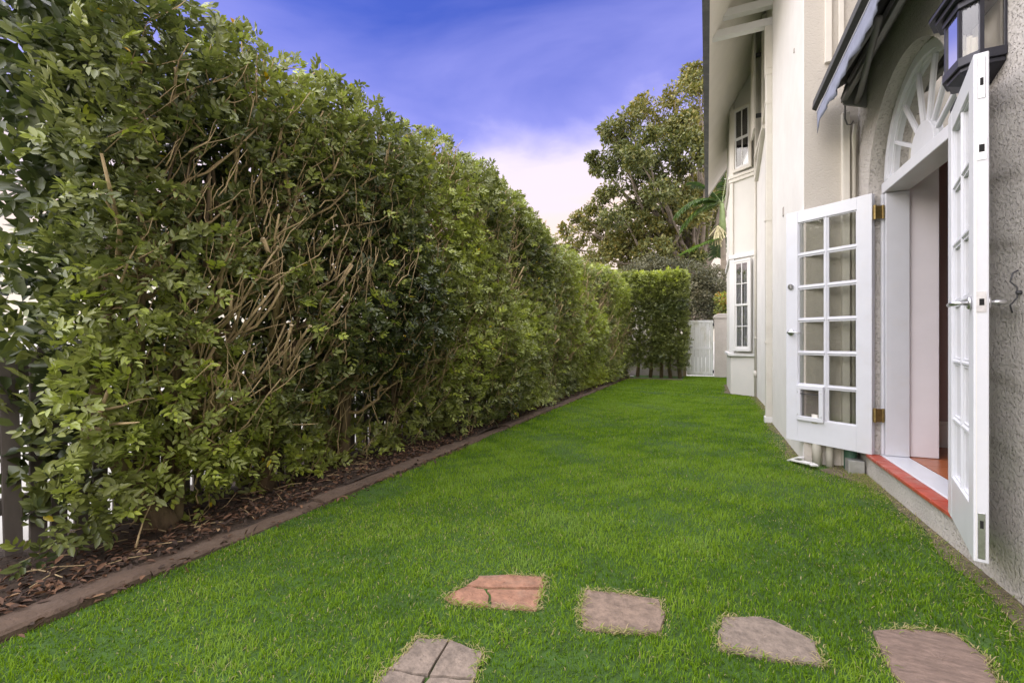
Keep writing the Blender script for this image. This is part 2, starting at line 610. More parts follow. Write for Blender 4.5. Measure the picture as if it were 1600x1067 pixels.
w = MB()
for i in range(len(path) - 1):
    (ya, za), (yb, zb) = path[i], path[i + 1]
    w.add([(1.30, ya, za), (1.30, yb, zb), (XR, yb, zb), (XR, ya, za)], [(0, 1, 2, 3)])
w.build('arch_lining', 'mauve', house)
XP = 0.77
w = MB()           # return wall facing the camera
w.box(XP, 1.6, 4.60, 4.75, -0.02, TOP)
w.build('wall', 'stucco_fine', house)
w = MB()           # smooth pale wall standing forward
w.box(XP - 0.004, 1.0, 4.603, 6.66, -0.02, TOP)
w.build('wall', 'paint_wall', house, bevel=0.02)
XM = 0.86
w = MB()
w.box(XM, 1.1, 6.55, 9.72, -0.02, TOP)
w.box(XM, 1.1, 12.4, 13.7, -0.02, TOP)
w.build('wall', 'paint_wall', house)
w = MB()
w.box(1.1, 5.0, 13.5, 13.7, -0.02, TOP)
w.build('wall', 'paint_wall', house)

# steep eave: soffit slopes up from the gutter to the wall
SL = 1.5
EZ = 5.04
soff = MB()
soff.prism([(0.02, EZ + 0.03), (1.2, EZ + 0.03 + SL * 1.18), (1.2, EZ + 0.10 + SL * 1.18), (0.02, EZ + 0.10)], 4.75, 13.75, 'y')
roof = MB()
roof.prism([(-0.03, EZ + 0.115), (3.2, EZ + 0.115 + SL * 3.23), (3.2, EZ + 0.23 + SL * 3.23), (-0.03, EZ + 0.23)], 4.72, 13.8, 'y')
roof.prism([(3.2, EZ + 0.115 + SL * 3.23), (5.2, EZ + 1.5), (5.2, EZ + 1.62), (3.2, EZ + 0.23 + SL * 3.23)], 4.72, 13.8, 'y')
roof.prism([(0.9, TOP + 0.02), (3.2, TOP + 3.4), (3.2, TOP + 3.55), (0.9, TOP + 0.15)], Y_NEAR - 0.3, 4.70, 'y')
rf = roof.build('roof', 'roof', house)
soff.build('soffit', 'soffit', rf)
gt = MB()
gt.prism([(-0.055, EZ + 0.02), (0.03, EZ + 0.0), (0.03, EZ + 0.15), (0.015, EZ + 0.15), (0.015, EZ + 0.03), (-0.04, EZ + 0.04), (-0.04, EZ + 0.15), (-0.055, EZ + 0.15)], 4.74, 13.78, 'y')
gt.build('gutter', 'gutter', rf)
bb = MB()
bb.prism([(0.03, EZ + 0.01), (0.62, EZ + 0.9), (0.62, EZ + 1.0), (0.03, EZ + 0.12)], 13.76, 13.80, 'y')
bb.build('barge_board', 'trim', rf)
for zb, ya in ((5.33, 6.62), (5.14, 6.72)):
    b = MB()
    b.box(-0.0, 0.86, ya, ya + 0.10, zb, zb + 0.10)
    b.build('outrigger_beam', 'white2', rf, bevel=0.006)

# downpipe in the step between the two walls
dp = MB()
dp.box(0.695, 0.785, 6.665, 6.765, 0.06, 4.62)
d = dp.build('downpipe', 'pipe', house, bevel=0.008)
b = MB(); b.box(0.687, 0.793, 6.658, 6.772, 4.551, 5.1); b.prism([(0.687, 4.55), (0.793, 4.55), (0.79, 4.47), (0.692, 4.47)], 6.658, 6.772, 'y')
b.build('rain_head', 'pipe', d, bevel=0.004)
for z in (1.02, 2.6, 4.1):
    b = MB(); b.box(0.690, 0.86, 6.660, 6.771, z, z + 0.03); b.build('pipe_bracket', 'pipe', d)
b = MB(); b.box(0.682, 0.80, 6.662, 6.778, 0.0, 0.085); b.build('pipe_shoe', 'white2', d, bevel=0.01)

# ---- bay window: splayed sides, plinth, boarded panels, two sash windows on the near splay
B0, B1 = Vector((0.87, 9.70, 0)), Vector((0.42, 10.08, 0))
plan = [(0.87, 9.70), (0.42, 10.08), (0.42, 12.1), (0.87, 12.5), (1.05, 12.5), (1.05, 9.70)]
ex = (B1 - B0).normalized()
SW = (B1 - B0).length
ey = Vector((ex.y, -ex.x, 0))
if ey.y > 0:
    ey = -ey                                   # points out of the face, towards the lawn
SPM = Matrix(((ex.x, ey.x, 0, B0.x), (ex.y, ey.y, 0, B0.y), (0, 0, 1, 0), (0, 0, 0, 1)))   # local x along the face, y outwards


def grow(pl, d):
    return [(p[0] - d if p[0] < 0.8 else p[0] - d * 0.4, p[1] - d * 0.8 if p[1] < 11 else p[1] + d * 0.8) if p[0] < 1.0 else p for p in pl]


bay = MB(); bay.prism(grow(plan, -0.015), -0.02, 6.3)
bay = bay.build('bay_window', 'bay_wall', house)
b = MB(); b.prism(grow(plan, 0.03), 0.76, 0.82); b.build('sill_band', 'white2', bay, bevel=0.008)
b = MB(); b.prism(grow(plan, 0.02), 2.68, 2.76); b.build('head_band', 'white2', bay, bevel=0.008)
b = MB(); b.prism(grow(plan, 0.035), 4.27, 4.33); b.prism(grow(plan, 0.02), 4.20, 4.268); b.build('upper_sill_band', 'trim', bay, bevel=0.006)
for x0, x1 in ((0.0, 0.055), (SW - 0.075, SW)):
    b = MB(); b.box(x0, x1, -0.02, 0.012, 2.765, 4.195, SPM); b.build('cover_strip', 'trim', bay)
for x0, x1, z0, z1, nm in ((0.0, 0.07, 0.825, 2.675, 'white2'), (SW - 0.10, SW, 0.825, 2.675, 'white2'), (0.0, 0.06, 4.335, 6.2, 'trim'), (SW - 0.09, SW, 4.335, 6.2, 'trim')):
    b = MB(); b.box(x0, x1, -0.02, 0.014, z0, z1, SPM); b.build('corner_post', nm, bay)


def sash_window(x0, x1, z0, z1, upper):
    fr = MB()
    t = 0.045
    fr.box(x0, x1, -0.01, 0.03, z0, z0 + t * 1.3, SPM); fr.box(x0, x1, -0.01, 0.03, z1 - t, z1, SPM)
    fr.box(x0, x0 + t, -0.01, 0.028, z0 + t * 1.3, z1 - t, SPM); fr.box(x1 - t, x1, -0.01, 0.028, z0 + t * 1.3, z1 - t, SPM)
    win = fr.build('window', 'white2' if not upper else 'trim', house, bevel=0.004)
    xi0, xi1, zi0, zi1 = x0 + t, x1 - t, z0 + t * 1.3, z1 - t
    zm = (zi0 + zi1) / 2
    xm = (xi0 + xi1) / 2
    rows = 2 if not upper else 1
    for k, (a, c, yy) in enumerate(((zi0, zm + 0.015, 0.002), (zm - 0.015, zi1, 0.014))):
        s = MB()
        s.box(xi0, xi1, yy - 0.012, yy + 0.008, a, a + 0.04, SPM); s.box(xi0, xi1, yy - 0.012, yy + 0.008, c - 0.035, c, SPM)
        s.box(xi0, xi0 + 0.03, yy - 0.012, yy + 0.008, a + 0.04, c - 0.035, SPM); s.box(xi1 - 0.03, xi1, yy - 0.012, yy + 0.008, a + 0.04, c - 0.035, SPM)
        s.build('sash', 'white2', win)
        for q in range(1):
            b = MB(); b.box(xm - 0.008, xm + 0.008, yy - 0.01, yy + 0.006, a + 0.04, c - 0.035, SPM); b.build('glazing_bar', 'white2', win)
        if rows == 2:
            zz = (a + c) / 2
            b = MB(); b.box(xi0 + 0.03, xi1 - 0.03, yy - 0.009, yy + 0.007, zz - 0.008, zz + 0.008, SPM); b.build('glazing_bar', 'white2', win)
        for cx0, cx1 in ((xi0 + 0.03, xm - 0.008), (xm + 0.008, xi1 - 0.03)):
            for r_ in range(rows):
                za = a + 0.04 + (c - a - 0.075) * r_ / rows
                zb2 = a + 0.04 + (c - a - 0.075) * (r_ + 1) / rows
                b = MB(); b.box(cx0, cx1, yy - 0.003, yy, za, zb2, SPM); b.build('pane', 'glass_win', win)
    b = MB(); b.box(xi0, xi1, -0.035, -0.03, zi0, zi1, SPM)
    b.build('room_backing', 'dark', win)  # sheet coloured dark in place of an unlit room
    if upper:
        for i in range(16):
            z = zi0 + 0.03 + (zi1 - zi0 - 0.05) * i / 16
            if z > zi1 - 0.08:
                continue
            b = MB(); b.prism([(-0.027, z), (-0.022, z), (-0.014, z + 0.066), (-0.019, z + 0.066)], xi0 + 0.02, xi1 - 0.02, 'x', SPM)
            b.build('shutter_blade', 'blind', win)
    else:
        for i, x in enumerate((0.04, 0.075, 0.11, 0.19, 0.225, 0.26)):
            b = MB(); b.box(xi0 + x - 0.012, xi0 + x + 0.018, -0.027, -0.016, zi0, zi1 - 0.25 + 0.05 * (i % 2), SPM)
            b.build('curtain_fold', 'curtain', win, bevel=0.004)
    return win


# the bay mass stays uncut; a dark-coloured sheet behind the glass stands for room shade
wl_ = sash_window(0.09, SW - 0.115, 0.86, 2.64, False)
wu_ = sash_window(0.08, SW - 0.105, 4.36, 5.60, True)
for o_ in (wl_, wu_):
    for ch in [o_] + list(o_.children):
        ch.location += ey * 0.045 if ch is o_ else Vector((0, 0, 0))
# thin waste pipe down the bay corner
b = MB(); b.tube([(0.835, 9.66, 0.02), (0.835, 9.66, 5.6)], 0.02, 10); p_ = b.build('waste_pipe', 'pipe', house, smooth=True)
b = MB(); b.tube([(0.835, 9.66, 0.38), (0.835, 9.66, 0.50)], 0.028, 10); b.build('pipe_collar', 'pipe', p_, smooth=True)
b = MB(); b.tube([(0.835, 9.66, 1.1), (0.835, 9.66, 1.13)], 0.026, 10); b.build('pipe_collar', 'pipe', p_, smooth=True)

# oblique window with open shutter and raking trim on the long wall, upper storey
b = MB()
b.box(0.80, XM + 0.01, 8.15, 8.27, 4.45, 6.2); b.box(0.80, XM + 0.01, 9.25, 9.37, 4.45, 6.2); b.box(0.79, XM + 0.01, 8.1, 9.42, 4.38, 4.449)
uw = b.build('window', 'trim', house, bevel=0.006)
b = MB(); b.box(0.845, 0.857, 8.27, 9.25, 4.45, 6.2); b.build('pane', 'glass_win', uw)
b = MB(); b.box(0.70, 0.735, 8.45, 8.95, 4.55, 6.15); sh = b.build('shutter', 'trim', uw, bevel=0.004)
for z in (4.75, 5.75):
    b = MB(); b.box(0.735, 0.845, 8.50, 8.54, z, z + 0.06); b.build('shutter_stay', 'iron', uw)
b = MB(); b.prism([(7.05, 4.95), (9.45, 4.05), (9.45, 3.98), (7.05, 4.88)], 0.80, XM + 0.01, 'x'); b.build('raking_trim', 'trim', house)

# trim boards on the return wall (foot of an upper window) and boxed pipe
b = MB(); b.box(0.915, 0.965, 4.565, 4.61, 3.40, TOP); b.build('window_trim', 'trim', house, bevel=0.005)
b = MB(); b.box(1.01, 1.05, 4.57, 4.61, 3.45, TOP); b.build('window_trim', 'trim', house, bevel=0.005)
b = MB(); b.box(1.032, 1.085, 4.545, 4.612, 0.02, 2.95); b.build('boxed_pipe', 'trim', house, bevel=0.006)
b = MB(); b.tube([(1.115, 4.575, 0.05), (1.115, 4.575, 2.55), (1.112, 4.55, 2.66), (1.10, 4.50, 2.72), (1.10, 4.46, 2.80)], 0.016, 10)
b.build('conduit', 'pipe', house, smooth=True)
for px_, r_, h_ in ((0.855, 0.035, 0.42), (0.945, 0.028, 0.30)):
    b = MB(); b.tube([(px_, 4.56, -0.01), (px_, 4.56, h_)], r_, 14)
    pp = b.build('waste_pipe', 'pipe', house, smooth=True)
    b = MB(); b.tube([(px_, 4.56, h_ - 0.06), (px_, 4.56, h_ + 0.015)], r_ + 0.008, 14); b.build('pipe_collar', 'pipe', pp, smooth=True)
for y, z, s in ((5.05, 3.82, 0.012), (5.72, 2.46, 0.03)):
    b = MB(); b.box(XP - 0.012, XP - 0.002, y - s, y + s, z - s * 1.6, z + s * 1.6); b.build('vent_cover', 'farwall', house, bevel=0.003)

# ---- door frame, transom, fanlight
XF = 1.24
JB = 4.27
JA = 3.00
fr = MB()
fr.box(XF, 1.385, JB, YB - 0.003, 0.19, 2.172)
# mouldings
fr.box(XF - 0.018, XF - 0.001, JB + 0.028, YB - 0.004, 0.19, 2.172)
frame = fr.build('door_frame', 'white', house, bevel=0.004)
b = MB(); b.box(XF, 1.385, YA + 0.003, JA + 0.03, 0.19, 2.172); b.build('door_jamb', 'white', frame, bevel=0.004)
b = MB(); b.box(XF - 0.012, 1.385, YA + 0.004, YB - 0.004, 2.175, 2.255); b.build('transom', 'white', frame, bevel=0.006)
fan = MB()
FZ = 2.258
RO, RI = OR_ - 0.006, OR_ - 0.075


def ring(b, r0, r1, x0, x1, cz, n=36):
    vs, fs = [], []
    for i in range(n + 1):
        a = math.pi * i / n
        for r_, x in ((r0, x0), (r1, x0), (r1, x1), (r0, x1)):
            vs.append((x, OC + r_ * math.cos(a), cz + max(0.0, r_ * math.sin(a))))
    for i in range(n):
        for k in range(4):
            p, q = i * 4 + k, i * 4 + (k + 1) % 4
            fs.append((p, p + 4, q + 4, q))
    fs += [(0, 1, 2, 3), (n * 4, n * 4 + 3, n * 4 + 2, n * 4 + 1)]
    b.add(vs, fs)


RO = OR_ - (FZ - SPR) - 0.002
RI = RO - 0.06
ring(fan, RI, RO, XF - 0.01, XF + 0.06, FZ)
fanl = fan.build('fanlight', 'white', house)
fo = MB(); ring(fo, RI - 0.018, RI, XF + 0.012, XF + 0.05, FZ); fo.build('fan_bead', 'white', fanl)
hub = MB()
hp = [(OC + 0.17 * math.cos(a), FZ + 0.17 * math.sin(a)) for a in np.linspace(0, math.pi, 17)]
hub.prism(hp, XF, XF + 0.05, 'x'); hub.build('fan_hub', 'white', fanl, bevel=0.004)
NF = 7
for i in range(1, NF):
    a = math.pi * i / NF
    ca, sa = math.cos(a), math.sin(a)
    mt = Matrix(((0, 0, 1, XF + 0.012), (ca, -sa, 0, OC), (sa, ca, 0, FZ), (0, 0, 0, 1)))
    b = MB(); b.prism([(0.165, -0.012), (RI - 0.01, -0.012), (RI - 0.01, 0.012), (0.165, 0.012)], 0, 0.035, 'z', mt)
    b.build('glazing_bar', 'white', fanl, bevel=0.005)
for i in range(NF):
    a0, a1 = math.pi * i / NF, math.pi * (i + 1) / NF
    aa = np.linspace(a0, a1, 7)
    pl = [(OC + 0.16 * math.cos(a), FZ + 0.16 * math.sin(a)) for a in aa] + [(OC + (RI + 0.005) * math.cos(a), FZ + (RI + 0.005) * math.sin(a)) for a in aa[::-1]]
    b = MB(); b.prism(pl, XF + 0.026, XF + 0.030, 'x'); b.build('pane', 'glass', fanl)

# threshold: red quarry tiles in front of a white sill
b = MB(); b.box(XW - 0.012, XF - 0.02, YA + 0.004, YB - 0.004, 0.150, 0.166); th = b.build('threshold', 'mortar', house)
nt_ = 6
tl = (YB - YA - 0.016) / nt_
for i in range(nt_):
    y0 = YA + 0.008 + tl * i
    b = MB(); b.box(XW - 0.022, XF - 0.022, y0 + 0.003, y0 + tl - 0.003, 0.160, 0.182 + random.uniform(-0.0015, 0.0015))
    b.build('tile', 'tile', th, bevel=0.004)
b = MB(); b.box(XF - 0.02, 1.385, YA + 0.005, YB - 0.005, 0.155, 0.188); b.build('door_sill', 'white', frame, bevel=0.006)

# ---- room behind the doors
b = MB(); b.box(1.386, 1.565, JB + 0.03, JB + 0.09, 0.19, 2.75); lin = b.build('door_lining', 'lining', house, bevel=0.004)
b = MB(); b.box(1.386, 1.62, JA - 0.06, JA, 0.19, 2.75); b.build('door_lining', 'lining', house, bevel=0.004)
b = MB(); b.box(1.386, 4.6, 1.0, 5.0, 0.10, 0.178); fl = b.build('timber_floor', 'floorwood', house)
for i in range(9):
    y0 = 2.55 + i * 0.25
    b = MB(); b.box(1.39, 3.4, y0 + 0.002, y0 + 0.248, 0.179, 0.1875); b.build('floorboard', 'floorwood', fl)
b = MB(); b.box(1.62, 4.6, 4.80, 4.95, 0.10, 3.1); b.box(4.6, 4.75, 1.0, 5.0, 0.10, 3.1); b.box(1.40, 4.6, 0.9, 1.0, 0.10, 3.1)
inn = b.build('interior_wall', 'mauve', house)
b = MB(); b.box(1.62, 4.6, 4.778, 4.799, 0.188, 0.37); b.box(1.62, 4.6, 4.786, 4.799, 0.371, 0.40); b.build('skirting_board', 'white2', inn, bevel=0.004)
b = MB(); b.box(1.386, 4.75, 0.9, 5.0, 3.101, 3.25); b.build('interior_ceiling', 'ceiling', house)


# ---- french door leaves
def leaf(origin, direction, side, latch, name_label):
    """local x from hinge to free edge, local y out of the seen face, z up"""
    dx = Vector((direction[0], direction[1], 0)).normalized()
    dy = Vector((dx.y, -dx.x, 0)) * side
    mt = Matrix(((dx.x, dy.x, 0, origin[0]), (dx.y, dy.y, 0, origin[1]), (0, 0, 1, 0), (0, 0, 0, 1)))
    W, Z0, Z1, T = 0.655, 0.185, 2.18, 0.044
    SH, SF, RT, RB = 0.105, 0.100, 0.10, 0.205
    f = MB()
    f.box(0, SH, -T, 0, Z0, Z1, mt); f.box(W - SF, W, -T, 0, Z0, Z1, mt)
    f.box(SH - 0.001, W - SF + 0.001, -T + 0.001, -0.001, Z1 - RT, Z1 - 0.001, mt); f.box(SH - 0.001, W - SF + 0.001, -T + 0.001, -0.001, Z0 + 0.001, Z0 + RB, mt)
    d_ = f.build('french_door', 'white', house, bevel=0.004)
    d_['label'] = name_label
    x0, x1, z0, z1 = SH, W - SF, Z0 + RB, Z1 - RT
    xm = (x0 + x1) / 2
    g_ = 0.011
    b = MB(); b.prism([(xm - g_, -T + 0.008), (xm + g_, -T + 0.008), (xm + g_, -0.014), (xm + 0.004, -0.005), (xm - 0.004, -0.005), (xm - g_, -0.014)], z0, z1, 'z', mt)
    b.build('glazing_bar', 'white', d_)
    n = 6
    for i in range(1, n):
        z = z0 + (z1 - z0) * i / n
        for xa, xb in ((x0, xm - g_), (xm + g_, x1)):
            b = MB(); b.prism([(-T + 0.008, z - g_), (-0.014, z - g_), (-0.005, z - 0.004), (-0.005, z + 0.004), (-0.014, z + g_), (-T + 0.008, z + g_)], xa, xb, 'x', mt)
            b.build('glazing_bar', 'white', d_)
    flapcell = None
    for i in range(n):
        for j, (xa, xb) in enumerate(((x0, xm - g_), (xm + g_, x1))):
            za = z0 + (z1 - z0) * i / n + (g_ if i else 0)
            zb = z0 + (z1 - z0) * (i + 1) / n - (g_ if i < n - 1 else 0)
            # glazing bead around each pane
            bd = MB(); e_ = 0.008
            bd.box(xa, xb, -0.030, -0.012, za, za + e_, mt); bd.box(xa, xb, -0.030, -0.012, zb - e_, zb, mt)
            bd.box(xa, xa + e_, -0.030, -0.012, za + e_, zb - e_, mt); bd.box(xb - e_, xb, -0.030, -0.012, za + e_, zb - e_, mt)
            bd.build('glazing_bead', 'white', d_)
            b = MB(); b.box(xa + 0.002, xb - 0.002, -0.024, -0.020, za + 0.002, zb - 0.002, mt); b.build('pane', 'glass', d_)
            if i == 0 and j == 1:
                flapcell = (xa, xb, za, zb)
    if latch == 'plain':
        xa, xb, za, zb = flapcell
        xa -= 0.016; xb += 0.014; zb += 0.014; za -= 0.016
        c_ = MB(); k = 0.036
        c_.box(xa + 0.012, xb - 0.012, -0.012, 0.022, za, za + k, mt); c_.box(xa + 0.012, xb - 0.012, -0.012, 0.022, zb - k, zb, mt)
        c_.box(xa + 0.012, xa + 0.012 + k, -0.012, 0.0215, za + k, zb - k, mt); c_.box(xb - 0.012 - k, xb - 0.012, -0.012, 0.0215, za + k, zb - k, mt)
        cf = c_.build('cat_flap', 'white', d_, bevel=0.004)
        cf['label'] = 'white plastic cat flap frame in the lowest pane'
        # sub-parts of a leaf stay one level below it
        b = MB(); b.box(xa + 0.044, xb - 0.044, -0.004, 0.0, za + k + 0.003, zb - k - 0.003, mt); b.build('flap_panel', 'flap', d_)
        b = MB(); b.box(xa + 0.055, xb - 0.02, 0.012, 0.020, zb - 0.075, zb - 0.068, mt); b.build('flap_bar', 'iron', d_)
        for sx_ in (xa + 0.026, xb - 0.026):
            for sz_ in (za + 0.05, zb - 0.06):
                b = MB(); b.tube([mt @ Vector((sx_, 0.021, sz_)), mt @ Vector((sx_, 0.0245, sz_))], 0.004, 8); b.build('screw', 'steel', d_)
        zh = 1.13
        b = MB(); b.tube([mt @ Vector((W - 0.045, 0, zh)), mt @ Vector((W - 0.045, 0.010, zh))], 0.026, 18)
        b.tube([mt @ Vector((W - 0.045, 0.008, zh)), mt @ Vector((W - 0.045, 0.05, zh)), mt @ Vector((W - 0.055, 0.056, zh)), mt @ Vector((W - 0.16, 0.056, zh - 0.008))], [0.009, 0.009, 0.010, 0.007], 10)
        b.build('lever_handle', 'steel', d_, smooth=True)
        b = MB(); b.tube([mt @ Vector((W - 0.045, 0, zh + 0.40)), mt @ Vector((W - 0.045, 0.012, zh + 0.40))], 0.024, 20)
        b.box(W - 0.048, W - 0.042, 0.012, 0.020, zh + 0.383, zh + 0.417, mt); b.build('thumb_turn', 'steel', d_)
        b = MB(); b.box(W - 0.012, W + 0.002, -0.034, -0.012, zh + 0.34, zh + 0.46, mt); b.build('latch_plate', 'steel', d_)
    else:
        zh = 1.205
        for s_ in (1, -1):
            y0_ = 0 if s_ > 0 else -T
            b = MB(); b.tube([mt @ Vector((W - 0.05, y0_, zh)), mt @ Vector((W - 0.05, y0_ + 0.010 * s_, zh))], 0.026, 18)
            b.tube([mt @ Vector((W - 0.05, y0_ + 0.008 * s_, zh)), mt @ Vector((W - 0.05, y0_ + 0.045 * s_, zh)), mt @ Vector((W - 0.058, y0_ + 0.052 * s_, zh)), mt @ Vector((W - 0.16, y0_ + 0.052 * s_, zh))], [0.009, 0.009, 0.010, 0.009], 10)
            b.build('lever_handle', 'steel', d_, smooth=True)
        b = MB(); b.box(W - 0.01, W + 0.003, -0.036, -0.008, zh - 0.04, zh + 0.04, mt); lp = b.build('strike_plate', 'steel', d_)
        b = MB(); b.box(W + 0.001, W + 0.0042, -0.030, -0.016, zh - 0.014, zh + 0.012, mt); b.build('strike_hole', 'hole', d_)
        b = MB(); b.box(W - 0.01, W + 0.003, -0.036, -0.010, 1.76, 1.85, mt); b.build('strike_plate', 'steel', d_)
        b = MB(); b.box(W + 0.001, W + 0.0042, -0.031, -0.015, 1.79, 1.82, mt); b.build('strike_hole', 'hole', d_)
        for za, zb in ((2.0, 2.16), (0.20, 0.38)):
            b = MB(); b.box(W - 0.01, W + 0.0025, -0.034, -0.012, za, zb, mt); b.build('flush_bolt', 'steel', d_, bevel=0.002)
            zc_ = za + 0.05 if za > 1 else zb - 0.06
            b = MB(); b.box(W + 0.001, W + 0.004, -0.028, -0.018, zc_, zc_ + 0.03, mt); b.build('bolt_slot', 'hole', d_)
        # rebate line down the meeting edge
        b = MB(); b.box(W - 0.004, W + 0.0015, -0.010, -0.0065, Z0 + 0.01, Z1 - 0.01, mt); b.build('rebate_strip', 'white2', d_)
    return d_, mt


dl, ml = leaf((1.155, 4.27), (-0.776, 0.630), -1, 'plain', 'white twelve pane door leaf swung out, with cat flap in its lowest pane')
dr, mr_ = leaf((1.126, 3.00), (-0.246, -0.969), 1, 'lock', 'white twelve pane door leaf folded back against the rough wall under the lantern')
# wide brass hinges between the swung-out leaf and the frame
for z in (0.44, 1.98):
    b = MB()
    b.add([(1.158, 4.262, z), (1.237, 4.283, z), (1.237, 4.283, z + 0.10), (1.158, 4.262, z + 0.10), (1.158, 4.258, z), (1.237, 4.279, z), (1.237, 4.279, z + 0.10), (1.158, 4.258, z + 0.10)],
          [(0, 1, 2, 3), (7, 6, 5, 4), (0, 4, 5, 1), (1, 5, 6, 2), (2, 6, 7, 3), (3, 7, 4, 0)])
    b.tube([(1.172, 4.262, z - 0.004), (1.172, 4.262, z + 0.104)], 0.010, 10)
    b.tube([(1.225, 4.275, z - 0.002), (1.225, 4.275, z + 0.102)], 0.006, 10)
    b.build('hinge', 'brass', dl)
b = MB()
HY = 2.475
b.tube([(XW - 0.004, HY, 1.335), (XW - 0.02, HY, 1.325), (XW - 0.03, HY - 0.005, 1.29), (XW - 0.012, HY - 0.01, 1.265), (XW - 0.012, HY - 0.01, 1.225), (XW - 0.03, HY - 0.005, 1.195), (XW - 0.022, HY, 1.165)], 0.003, 8)
b.tube([(XW, HY - 0.01, 1.245), (XW - 0.014, HY - 0.01, 1.245)], 0.009, 8)
tag(b.build('wall_hook', 'iron', None, smooth=True), 'small dark iron hook fixed to the rough wall beside the folded door', 'hook')

#FITTINGS
# ------------------------------------------------------------------ lantern
lan = thing('wall_lantern', 'black five sided wall lantern with candle lamps above the folded door leaf', 'lantern', (XW, 2.69, 2.2))
LP = [(1.149, 2.56), (1.07, 2.56), (1.02, 2.61), (1.02, 2.73), (1.07, 2.82), (1.149, 2.82)]
LC = Vector((1.10, 2.69, 0))


def lgrow(d):
    out = []
    for x, y in LP:
        vx, vy = x - 1.149, y - LC.y
        out.append((x - d if x < 1.14 else x, y + (d if vy > 0 else -d)))
    return out


b = MB()
b.prism(lgrow(0.012), 2.245, 2.285); b.prism(lgrow(0.0), 2.225, 2.2445)
b.build('base_frame', 'lantern', lan, bevel=0.003)
b = MB()
b.prism(lgrow(0.012), 2.50, 2.53); b.prism(lgrow(0.03), 2.531, 2.555); b.prism(lgrow(0.048), 2.556, 2.575)
b.build('top_frame', 'lantern', lan, bevel=0.003)


def frustum(p0, p1, z0, z1):
    n = len(p0)
    vs = [(x, y, z0) for x, y in p0] + [(x, y, z1) for x, y in p1]
    return vs, [tuple(range(n))[::-1], tuple(range(n, 2 * n))] + [(i, (i + 1) % n, n + (i + 1) % n, n + i) for i in range(n)]


def towards(p, k):
    return [(1.149 + (x - 1.149) * k, LC.y + (y - LC.y) * k) for x, y in p]


b = MB(); b.add(*frustum(towards(lgrow(0.048), 1.0), towards(LP, 0.25), 2.576, 2.68)); b.build('lantern_roof', 'lantern', lan)
b = MB(); b.add(*frustum(towards(LP, 0.15), towards(lgrow(-0.004), 1.0), 2.185, 2.2245)); b.build('base_cone', 'lantern', lan)
for x, y in LP:
    b = MB(); b.box(x - 0.007, x + (0.007 if x < 1.14 else 0.0), y - 0.007, y + 0.007, 2.285, 2.50); b.build('corner_post', 'lantern', lan)
for i in range(5):
    (xa, ya), (xb, yb) = LP[i], LP[i + 1]
    dd = Vector((xb - xa, yb - ya, 0)); L_ = dd.length; dd.normalize()
    nn = Vector((dd.y, -dd.x, 0))
    mt = Matrix(((dd.x, nn.x, 0, xa), (dd.y, nn.y, 0, ya), (0, 0, 1, 0), (0, 0, 0, 1)))
    b = MB(); b.box(0.006, L_ - 0.006, -0.0015, 0.0015, 2.285, 2.50, mt); b.build('pane', 'glass_lamp', lan)
    nd = max(2, int(L_ / 0.014))
    b = MB()
    for k in range(nd):
        c_ = L_ * (k + 0.5) / nd
        b.prism([(c_ - 0.005, 2.50), (c_, 2.487), (c_ + 0.005, 2.50)], -0.004, 0.004, 'y', mt)
    b.build('scalloped_edge', 'lantern', lan)
b = MB(); b.box(1.139, 1.1485, 2.58, 2.80, 2.286, 2.50); b.build('back_plate', 'lampback', lan)
for y, h in ((2.65, 0.10), (2.69, 0.13), (2.73, 0.09)):
    b = MB(); b.tube([(1.085, y, 2.286), (1.085, y, 2.286 + h)], 0.011, 14); b.build('candle_sleeve', 'candle', lan, smooth=False)

# ------------------------------------------------------------------ awning (folded back over the door)
YE0, YE1 = 2.72, 4.47
aw = thing('folded_awning', 'charcoal folding awning with slate valance retracted over the arched door', 'awning', (XW, 3.6, 3.0))
b = MB(); b.prism([(0.83, 3.035), (1.148, 3.20), (1.148, 3.215), (0.825, 3.055)], YE0, YE1, 'y'); b.build('awning_cloth', 'awn', aw)
b = MB(); b.prism([(0.805, 2.985), (0.835, 2.965), (0.85, 3.03), (0.815, 3.058)], YE0, YE1 + 0.015, 'y'); b.build('front_bar', 'awn', aw, bevel=0.004)
b = MB(); b.box(0.8365, 0.842, YE0, YE1 + 0.012, 2.952, 2.964); b.build('valance_piping', 'white', aw)
vs, fs = [], []
nv = 36
for i in range(nv + 1):
    y = YE0 + (YE1 - YE0) * i / nv
    s = abs(math.sin((y - YE1) * math.pi / 0.62))
    zb = 2.775 + 0.05 * s
    wv = 0.008 * math.sin(y * 23) + 0.005 * math.sin(y * 61)
    for k in range(4):
        t = k / 3
        vs.append((0.842 + wv * t - 0.008 * t, y, 2.955 + (zb - 2.955) * t))
for i in range(nv):
    for k in range(3):
        a = i * 4 + k
        fs.append((a, a + 1, a + 5, a + 4))
b = MB(); b.add(vs, fs)
o = b.build('valance', 'valance', aw, smooth=True)
sd = o.modifiers.new('solid', 'SOLIDIFY'); sd.thickness = 0.003
b = MB(); b.tube([(1.06, YE0, 3.10), (1.06, YE1 - 0.02, 3.10)], 0.042, 16); b.build('roller_tube', 'awnbar', aw, smooth=True)
b = MB(); b.box(0.985, 1.02, YE0 + 0.05, YE1 - 0.08, 2.955, 2.995); b.build('torsion_bar', 'awnbar', aw, bevel=0.004)
b = MB(); b.tube([(1.08, YE1 - 0.12, 2.93), (1.06, YE1 - 0.3, 2.925), (0.93, YE1 - 1.15, 2.955)], 0.020, 10); b.build('folding_arm', 'awnbar', aw, smooth=True)
b = MB(); b.tube([(0.93, YE1 - 1.15, 2.955), (0.885, YE1 - 0.25, 2.985)], 0.016, 10); b.build('folding_arm', 'awnbar', aw, smooth=True)
